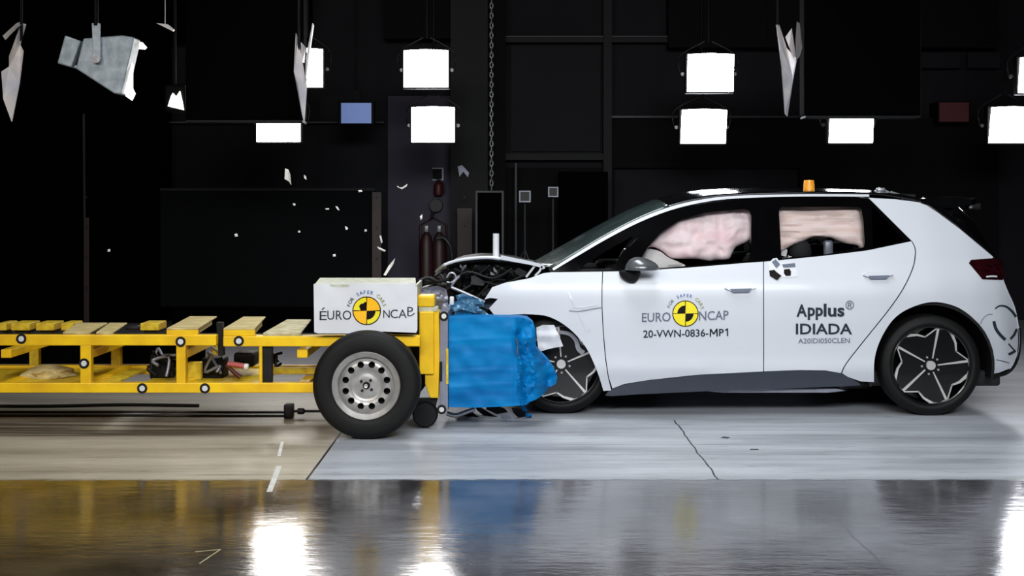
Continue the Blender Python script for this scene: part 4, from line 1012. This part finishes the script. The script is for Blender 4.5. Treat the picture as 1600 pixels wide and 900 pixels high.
flood(1592, 90, 1650, 145, 'floodlight cut by the right edge, above the other one', 'frostcool', skew=3)

def blackbox(x0, y0, x1, y1, Y, d, label):
    t = thing('overhead_lamp_box', W((x0+x1)/2, y1, Y+d/2), label, 'lamp box')
    a = W(x0, y1, Y); b = W(x1, y0, Y)
    g = G().box(a.x, b.x, Y, Y+d, a.z+.02, b.z); obj('shell', g, 'softblack', t, 0, .02)
    obj('lower_rim', G().box(a.x+.01, b.x-.01, Y-.004, Y+d-.01, a.z, a.z+.018), 'trim', t, 0)
    for x in (a.x+.3, b.x-.3): obj('hanger', G().tube([(x, Y+d/2, b.z), (x, Y+d/2, 7.5)], .015), 'lampblack', t, 40)
    return t
blackbox(289, -20, 474, 191, 12.1, .22, 'large black overhead lamp box on the left')
blackbox(1257, -20, 1440, 184, 12.1, .22, 'large black overhead lamp box on the right')

def blade(name, polys, Y, label):
    q = polys[0][1] if not isinstance(polys[0][0], tuple) else polys[0][0][0]; tgt = W(q[0], 110, Y)
    sl_ = bpy.data.lights.new('blade_fill', 'SPOT'); sl_.energy = 42; sl_.spot_size = math.radians(34); sl_.color = (1, .96, .92); sl_.shadow_soft_size = .1  # added unseen lamp above the frame, only brightens the blades
    so = bpy.data.objects.new('blade_fill', sl_); COL.objects.link(so); so.location = tgt+Vector((.2, -1.6, 2.2)); so.rotation_euler = (tgt-so.location).to_track_quat('-Z', 'Y').to_euler()
    q0 = polys[0][0][1]; c = W(q0[0], q0[1], Y); t = thing(name, c, label, 'lamp shutter')
    for i, (poly, m, dy) in enumerate(polys):
        n = len(poly); pts = [W(x, y, Y+dy+.10*math.sin(k*PI*2/n)) for k, (x, y) in enumerate(poly)]
        obj('blade_leaf', G().prism(pts, (.004, .006, 0)), m, t, 0)
    obj('hanger', G().tube([c+Vector((0, .05, -.1)), (c.x, c.y+.05, 7.5)], .012), 'lampblack', t, 40)
    return t
P_ = lambda poly, m='blade', dy=0: (tuple(poly), m, dy)
blade('shutter_blades', [P_([(462, 52), (465, 60), (462, 100), (467, 122), (474, 128), (479, 135), (475, 192), (472, 180), (465, 130), (459, 112)]), P_([(488, 36), (490, 40), (484, 80), (480, 110), (477, 125), (478, 90)], 'blade', .06), P_([(470, 66), (477, 74), (475, 98), (471, 97)], 'blade', .12)], 11.9, 'narrow bright metal blades hanging at the right end of the left black box')
blade('shutter_blades', [P_([(1212, 39), (1217, 38), (1229, 75), (1232, 92), (1236, 100), (1245, 92), (1239, 125), (1230, 182), (1226, 178), (1221, 110), (1219, 68)]), P_([(1245, 34), (1249, 36), (1253, 74), (1249, 88), (1244, 94), (1243, 62)], 'blade', .06), P_([(1227, 58), (1237, 44), (1238, 62), (1244, 88), (1240, 90), (1233, 74)], 'greyfabric', .10)], 11.9, 'white V-shaped metal blades left of the right black box')
blade('shutter_blades', [P_([(14, 88), (30, 44), (34, 36), (40, 38), (31, 70), (36, 80), (30, 130), (18, 190), (5, 155), (2, 112), (14, 104)]), P_([(4, 56), (26, 36), (33, 34), (34, 38), (26, 42), (8, 62)], 'blade', .05)], 11.2, 'large tapering metal blade at the top left edge')
# grey lamp seen from the side
gl = thing('stage_lamp', W(160, 148, 11.6), 'grey trapezoid stage lamp seen from the side, hanging at upper left', 'lamp')
obj('housing', G().pprism([(130, 60), (190, 55), (209, 58), (207, 70), (189, 147), (178, 146), (118, 107)], 11.6, .22), 'lampgrey', gl, 0, .012)
obj('rear_box', G().pprism([(101, 55), (126, 64), (111, 105), (89, 99)], 11.62, .2), 'lampgrey', gl, 0, .012)
obj('neck', G().pprism([(124, 70), (131, 70), (118, 102), (111, 100)], 11.7, .2), 'black', gl, 0)
obj('bracket', G().pprism([(143, 36), (156, 36), (157, 92), (146, 92)], 11.55, .02), 'lampgrey', gl, 0, .003)
obj('pivot_bolt', G().disc(W(149.5, 91, 11.53), .04, .03, 20), 'silver', gl, 40)
obj('hanger', G().tube([W(150, 40, 11.56), W(150, 40, 11.56)+Vector((0, 0, 5))], .02), 'lampblack', gl, 40)
gd = obj('front_glass', G().pprism([(204, 94), (207, 100), (207, 138), (211, 146), (206, 157), (196, 150), (202, 122)], 11.7, .02), 'frostsmall', gl, 0)
obj('front_glass', G().pprism([(217, 66), (222, 66), (229, 74), (226, 77), (214, 76)], 11.8, .02), 'frostsmall', gl, 0)
sl = thing('small_spot_lamp', W(274, 172, 13.2), 'small bright spot lamp left of the big black box', 'lamp')
obj('lens', G().pprism([(267, 150), (270, 145), (275, 151), (281, 142), (285, 160), (287, 172), (262, 166)], 13.2, .02), 'frostsmall', sl)
obj('housing', G().pbox(256, 132, 290, 174, 13.23, .25), 'lampblack', sl, 0, .02)
obj('hanger', G().tube([W(273, 134, 13.3), W(273, 134, 13.3)+Vector((0, 0, 5))], .015), 'lampblack', sl)
tb = tag(obj('reflector_strip', G().pprism([(244, 36), (262, 38), (272, 46), (270, 49), (254, 41)], 12.4, .03).tube([W(258, 40, 12.42), (W(258, 0, 12.42).x, 12.42, 7.5)], .004, 5), 'blade', None, 0), 'thin bright metal strip near the top, right of the grey stage lamp', 'strip')
# monitor, red sign
mo = thing('monitor', W(556, 194, 15.8), 'pale blue lit screen hanging between the floodlights', 'screen')
obj('case', G().pbox(528, 157, 585, 195, 15.82, .1), 'lampblack', mo, 0, .01); obj('screen', G().pbox(533, 161, 580, 192.5, 15.80, .015), 'monitor', mo)
obj('bracket', G().pbox(550, 140, 562, 158, 15.87, .06), 'lampblack', mo); obj('hanger', G().tube([W(556, 150, 15.9), (W(556, 0, 15.9).x, 15.9, 7.5)], .015), 'lampblack', mo)
rs = thing('red_sign', W(1490, 190, 16.6), 'dim dark red rectangular sign on the back wall', 'sign')
obj('sign_face', G().pbox(1468, 160, 1514, 190, 16.62, .02), 'signred', rs); obj('sign_case', G().pbox(1466, 158, 1516, 192, 16.641, .355), 'lampblack', rs, 0, .01)
# black board and red posts
bd_ = thing('black_board', W(420, 495, 15.4), 'large black board standing against the back wall behind the trolley', 'board')
obj('board', G().pbox(250, 298, 586, 480, 15.4, .06), 'board', bd_, 0, .01); 
obj('foot', G().box(W(270, 0, 15.4).x, W(560, 0, 15.4).x, 15.36, 15.6, 0, W(0, 480, 15.4).z), 'softblack', bd_)
obj('top_rail', G().pbox(250, 294, 586, 298, 15.39, .08), 'trim', bd_)
def post(x0, x1, ytop, Y, lab):
    t = thing('steel_post', (W((x0+x1)/2, 0, Y).x, Y+.05, 0), lab, 'post')
    a = W(x0, ytop, Y); b = W(x1, ytop, Y)
    g = G().box(a.x, b.x, Y, Y+.02, 0.02, a.z); g.box(a.x+.03, b.x-.03, Y+.02, Y+.09, .02, a.z-.01); obj('upright', g, 'darkred', t, 0, .004)
    obj('base_plate', G().box(a.x-.05, b.x+.05, Y-.04, Y+.14, 0, .02), 'darkred', t)
    for q in range(4):
        obj('bolt', G().disc(((a.x+b.x)/2, Y-.008, .5+q*.35), .015, .01, 10), 'darkmetal', t)
post(581, 596, 300, 15.3, 'dark red post at the right end of the black board')
post(714, 738, 325, 16.4, 'wide dark red post left of the framed hanging panel')
post(131, 139, 340, 15.6, 'thin dark red post at far left before the black curtain')
tag(obj('cable_conduit', G().tube([W(131, 178, 16.3), (W(131, 276, 16.3).x, 16.37, 0.0)], .018), 'trimline', None), 'thin grey vertical conduit at far left above the red post', 'conduit')
tag(obj('cable_conduit', G().tube([W(806, 255, 16.7), (W(806, 395, 16.7).x, 16.7, 0)], .025), 'trimline', None), 'vertical grey conduit right of the framed hanging panel', 'conduit')
# chain and framed panel
ch = G(); 
for k in range(70):
    z = W(768, 298, 15.0).z+k*.055; x = W(768, 0, 15).x
    pr = cr([(0, -.022), (.014, -.012), (.014, .012), (0, .022), (-.014, .012), (-.014, -.012), (0, -.022)], 2)
    ch.tube([(x+(p if k % 2 else 0), 15+(0 if k % 2 else p), z+.03+q*1.5) for p, q in pr], .007, 5)
tag(obj('hoist_chain', ch, 'chain', None, 40), 'long galvanised chain hanging in front of the dark column', 'chain')
hp = thing('hanging_panel', W(765, 398, 15.0), 'black rectangular panel in a thin grey frame hanging on the chain', 'panel')
obj('panel', G().pbox(746, 300, 784, 470, 15.0, .08), 'softblack', hp)
g = G().pbox(743, 298, 787, 301, 14.99, .10).pbox(743, 301, 746, 470, 14.99, .10).pbox(784, 301, 787, 470, 14.99, .10); obj('frame', g, 'trimline', hp)
# extinguisher, reel, safety sign on the lit column
ex = thing('fire_extinguisher', W(684, 308, 16.8), 'small dark red extinguisher on the lit wall above the hose reel', 'extinguisher')
c = W(685, 306, 16.91); obj('cylinder', G().lathe(c, [(0, 0), (.055, .005), (.06, .03), (.06, .13), (.04, .17), (.015, .185), (0, .185)], 20, 'z', closed=False), 'red', ex, 40)
obj('valve', G().rbox(c+Vector((0, 0, .2)), (.05, .03, .03), .006), 'rodblack', ex); hh = cr([tuple(c+Vector((.01, -.03, .2))), tuple(c+Vector((.08, -.04, .15))), tuple(c+Vector((.075, -.04, .03)))], 4); obj('hose', G().tube(hh, .008), 'rodblack', ex)
ss = thing('safety_sign', W(684, 276, 16.97), 'small faint framed sign above the extinguisher', 'sign')
obj('plate', G().pbox(676, 263, 692, 281, 16.96, .02), 'wallpanel', ss); g = G().pbox(675, 262, 693, 264, 16.95, .02).pbox(675, 280, 693, 282, 16.95, .02).pbox(690.5, 264, 693, 280, 16.95, .02); obj('border', g, 'plate', ss)
hr = thing('hose_reel', W(680, 335, 16.9), 'round black reel on the lit wall column', 'reel')
obj('disc', G().lathe(W(681, 321, 16.87), [(0, 0), (.08, 0), (.085, .02), (.07, .04), (.085, .08), (.085, .1), (0, .1)], 28), 'rodblack', hr, 30)
obj('nozzle', G().tube([W(677, 330, 16.9), W(674, 340, 16.9)], .02, 10), 'rodblack', hr)
wn = thing('wall_notice', W(725, 280, 16.5), 'small white crumpled notice on the dark column', 'notice')
obj('sheet', G().pprism([(715, 260), (722, 258), (733, 270), (731, 277), (724, 268), (718, 276)], 16.56, .01), 'plate', wn)
# gas bottle trolley
gt = thing('gas_bottle_cart', (W(678, 0, 15.8).x, 15.9, 0), 'dark cart with two gas bottles and a curved hose below the reel', 'cart')
for x in (666, 686):
    c = W(x, 0, 15.8); b_ = obj('gas_bottle', G().lathe((c.x, 15.85, .12), [(0, 0), (.08, .0), (.085, .03), (.085, .85), (.06, .97), (.025, 1.02), (0, 1.03)], 24, 'z', closed=False), 'darkred', gt, 40)
    obj('valve', G().rbox((c.x, 15.85, 1.18), (.05, .05, .08), .01), 'chain', b_)
obj('hose', G().tube(cr([tuple(W(682, 372, 15.7)), tuple(W(694, 372, 15.7)), tuple(W(703, 385, 15.7)), tuple(W(706, 402, 15.7)), tuple(W(700, 430, 15.7))], 6), .02), 'rodblack', gt, 40)
x0 = W(656, 0, 15.9).x; x1 = W(697, 0, 15.9).x
g = G().tube([(x0, 15.98, .1), (x0, 15.98, 1.22), ((x0+x1)/2, 15.98, 1.30), (x1, 15.98, 1.22), (x1, 15.98, .1)], .016); obj('cart_frame', g, 'darkred', gt, 40)
obj('cart_base', G().box(x0, x1, 15.72, 16.0, .08, .11), 'rodblack', gt)
for x in (x0, x1): obj('cart_wheel', G().lathe((x, 15.86, .09), [(.0, -.02), (.09, -.02), (.09, .02), (0, .02)], 20, 'x'), 'rodblack', gt, 40)
# camera tripods in front of the wall
def tripod(px, py, Y, w, lab):
    x = W(px, 0, Y).x; z = W(0, py, Y).z; t = thing('camera_tripod', (x, Y, 0), lab, 'tripod', 'tripods in the dark behind the bonnet')
    s = w*Y/F
    g = G().box(x-s, x+s, Y-.1, Y-.09, z+s-.015, z+s).box(x-s, x+s, Y-.1, Y-.09, z-s, z-s+.015).box(x-s, x-s+.015, Y-.1, Y-.09, z-s+.015, z+s-.015).box(x+s-.015, x+s, Y-.1, Y-.09, z-s+.015, z+s-.015)
    obj('frame', g, 'plate', t); obj('camera_body', G().box(x-s+.012, x+s-.012, Y-.088, Y+.08, z-s+.012, z+s-.012), 'rodblack', t)
    obj('column', G().tube([(x, Y, z-s), (x, Y, .7)], .02), 'darkmetal', t)
    for a in (80, 200, 320): obj('leg', G().tube([(x, Y, .95), (x+.45*math.cos(math.radians(a)), Y+.35*math.sin(math.radians(a)), 0.012)], .014), 'darkmetal', t)
tripod(820, 307, 15.6, 9, 'tripod with a small framed camera, nearer the hanging panel')
tripod(864, 300, 15.6, 8, 'tripod with a small framed camera, nearer the windscreen')
cab = thing('black_cabinet', (W(915, 0, 16.2).x, 16.4, 0), 'black cabinet by the back wall above the car bonnet', 'cabinet')
obj('body', G().box(W(874, 0, 16.2).x, W(950, 0, 16.2).x, 16.2, 16.7, .08, W(0, 268, 16.2).z), 'softblack', cab, 0, .01)
obj('plinth', G().box(W(878, 0, 16.2).x, W(946, 0, 16.2).x, 16.23, 16.7, 0, .08), 'trim', cab)

# scratches and chips on the floor
def floor_mark(pts, w, m, lab):
    P = [atZ(x, y, 0.0015) for x, y in pts]; g = G()
    for a_, b_ in zip(P, P[1:]):
        d = (b_-a_).normalized(); n_ = Vector((-d.y, d.x, 0))*w/2; g.prism([a_-n_, b_-n_, b_+n_, a_+n_], (0, 0, -.001))
    tag(obj('floor_mark', g, m, None, 0), lab, 'floor mark')
floor_mark([(441, 690), (436, 712)], .02, 'debris', 'short white scratch on the floor below the trolley wheel')
floor_mark([(436, 728), (430, 744), (421, 768)], .03, 'debris', 'longer white scratch crossing the edge of the polished floor')
floor_mark([(305, 862), (345, 858), (312, 880)], .006, 'woodpale', 'pale hooked scratch on the polished floor at lower left')
floor_mark([(1128, 683), (1139, 684)], .05, 'rodblack', 'dark chip lying on the pale floor before the car door')
floor_mark([(1172, 702), (1185, 702)], .03, 'rodblack', 'smaller dark chip nearer the camera than the other one')
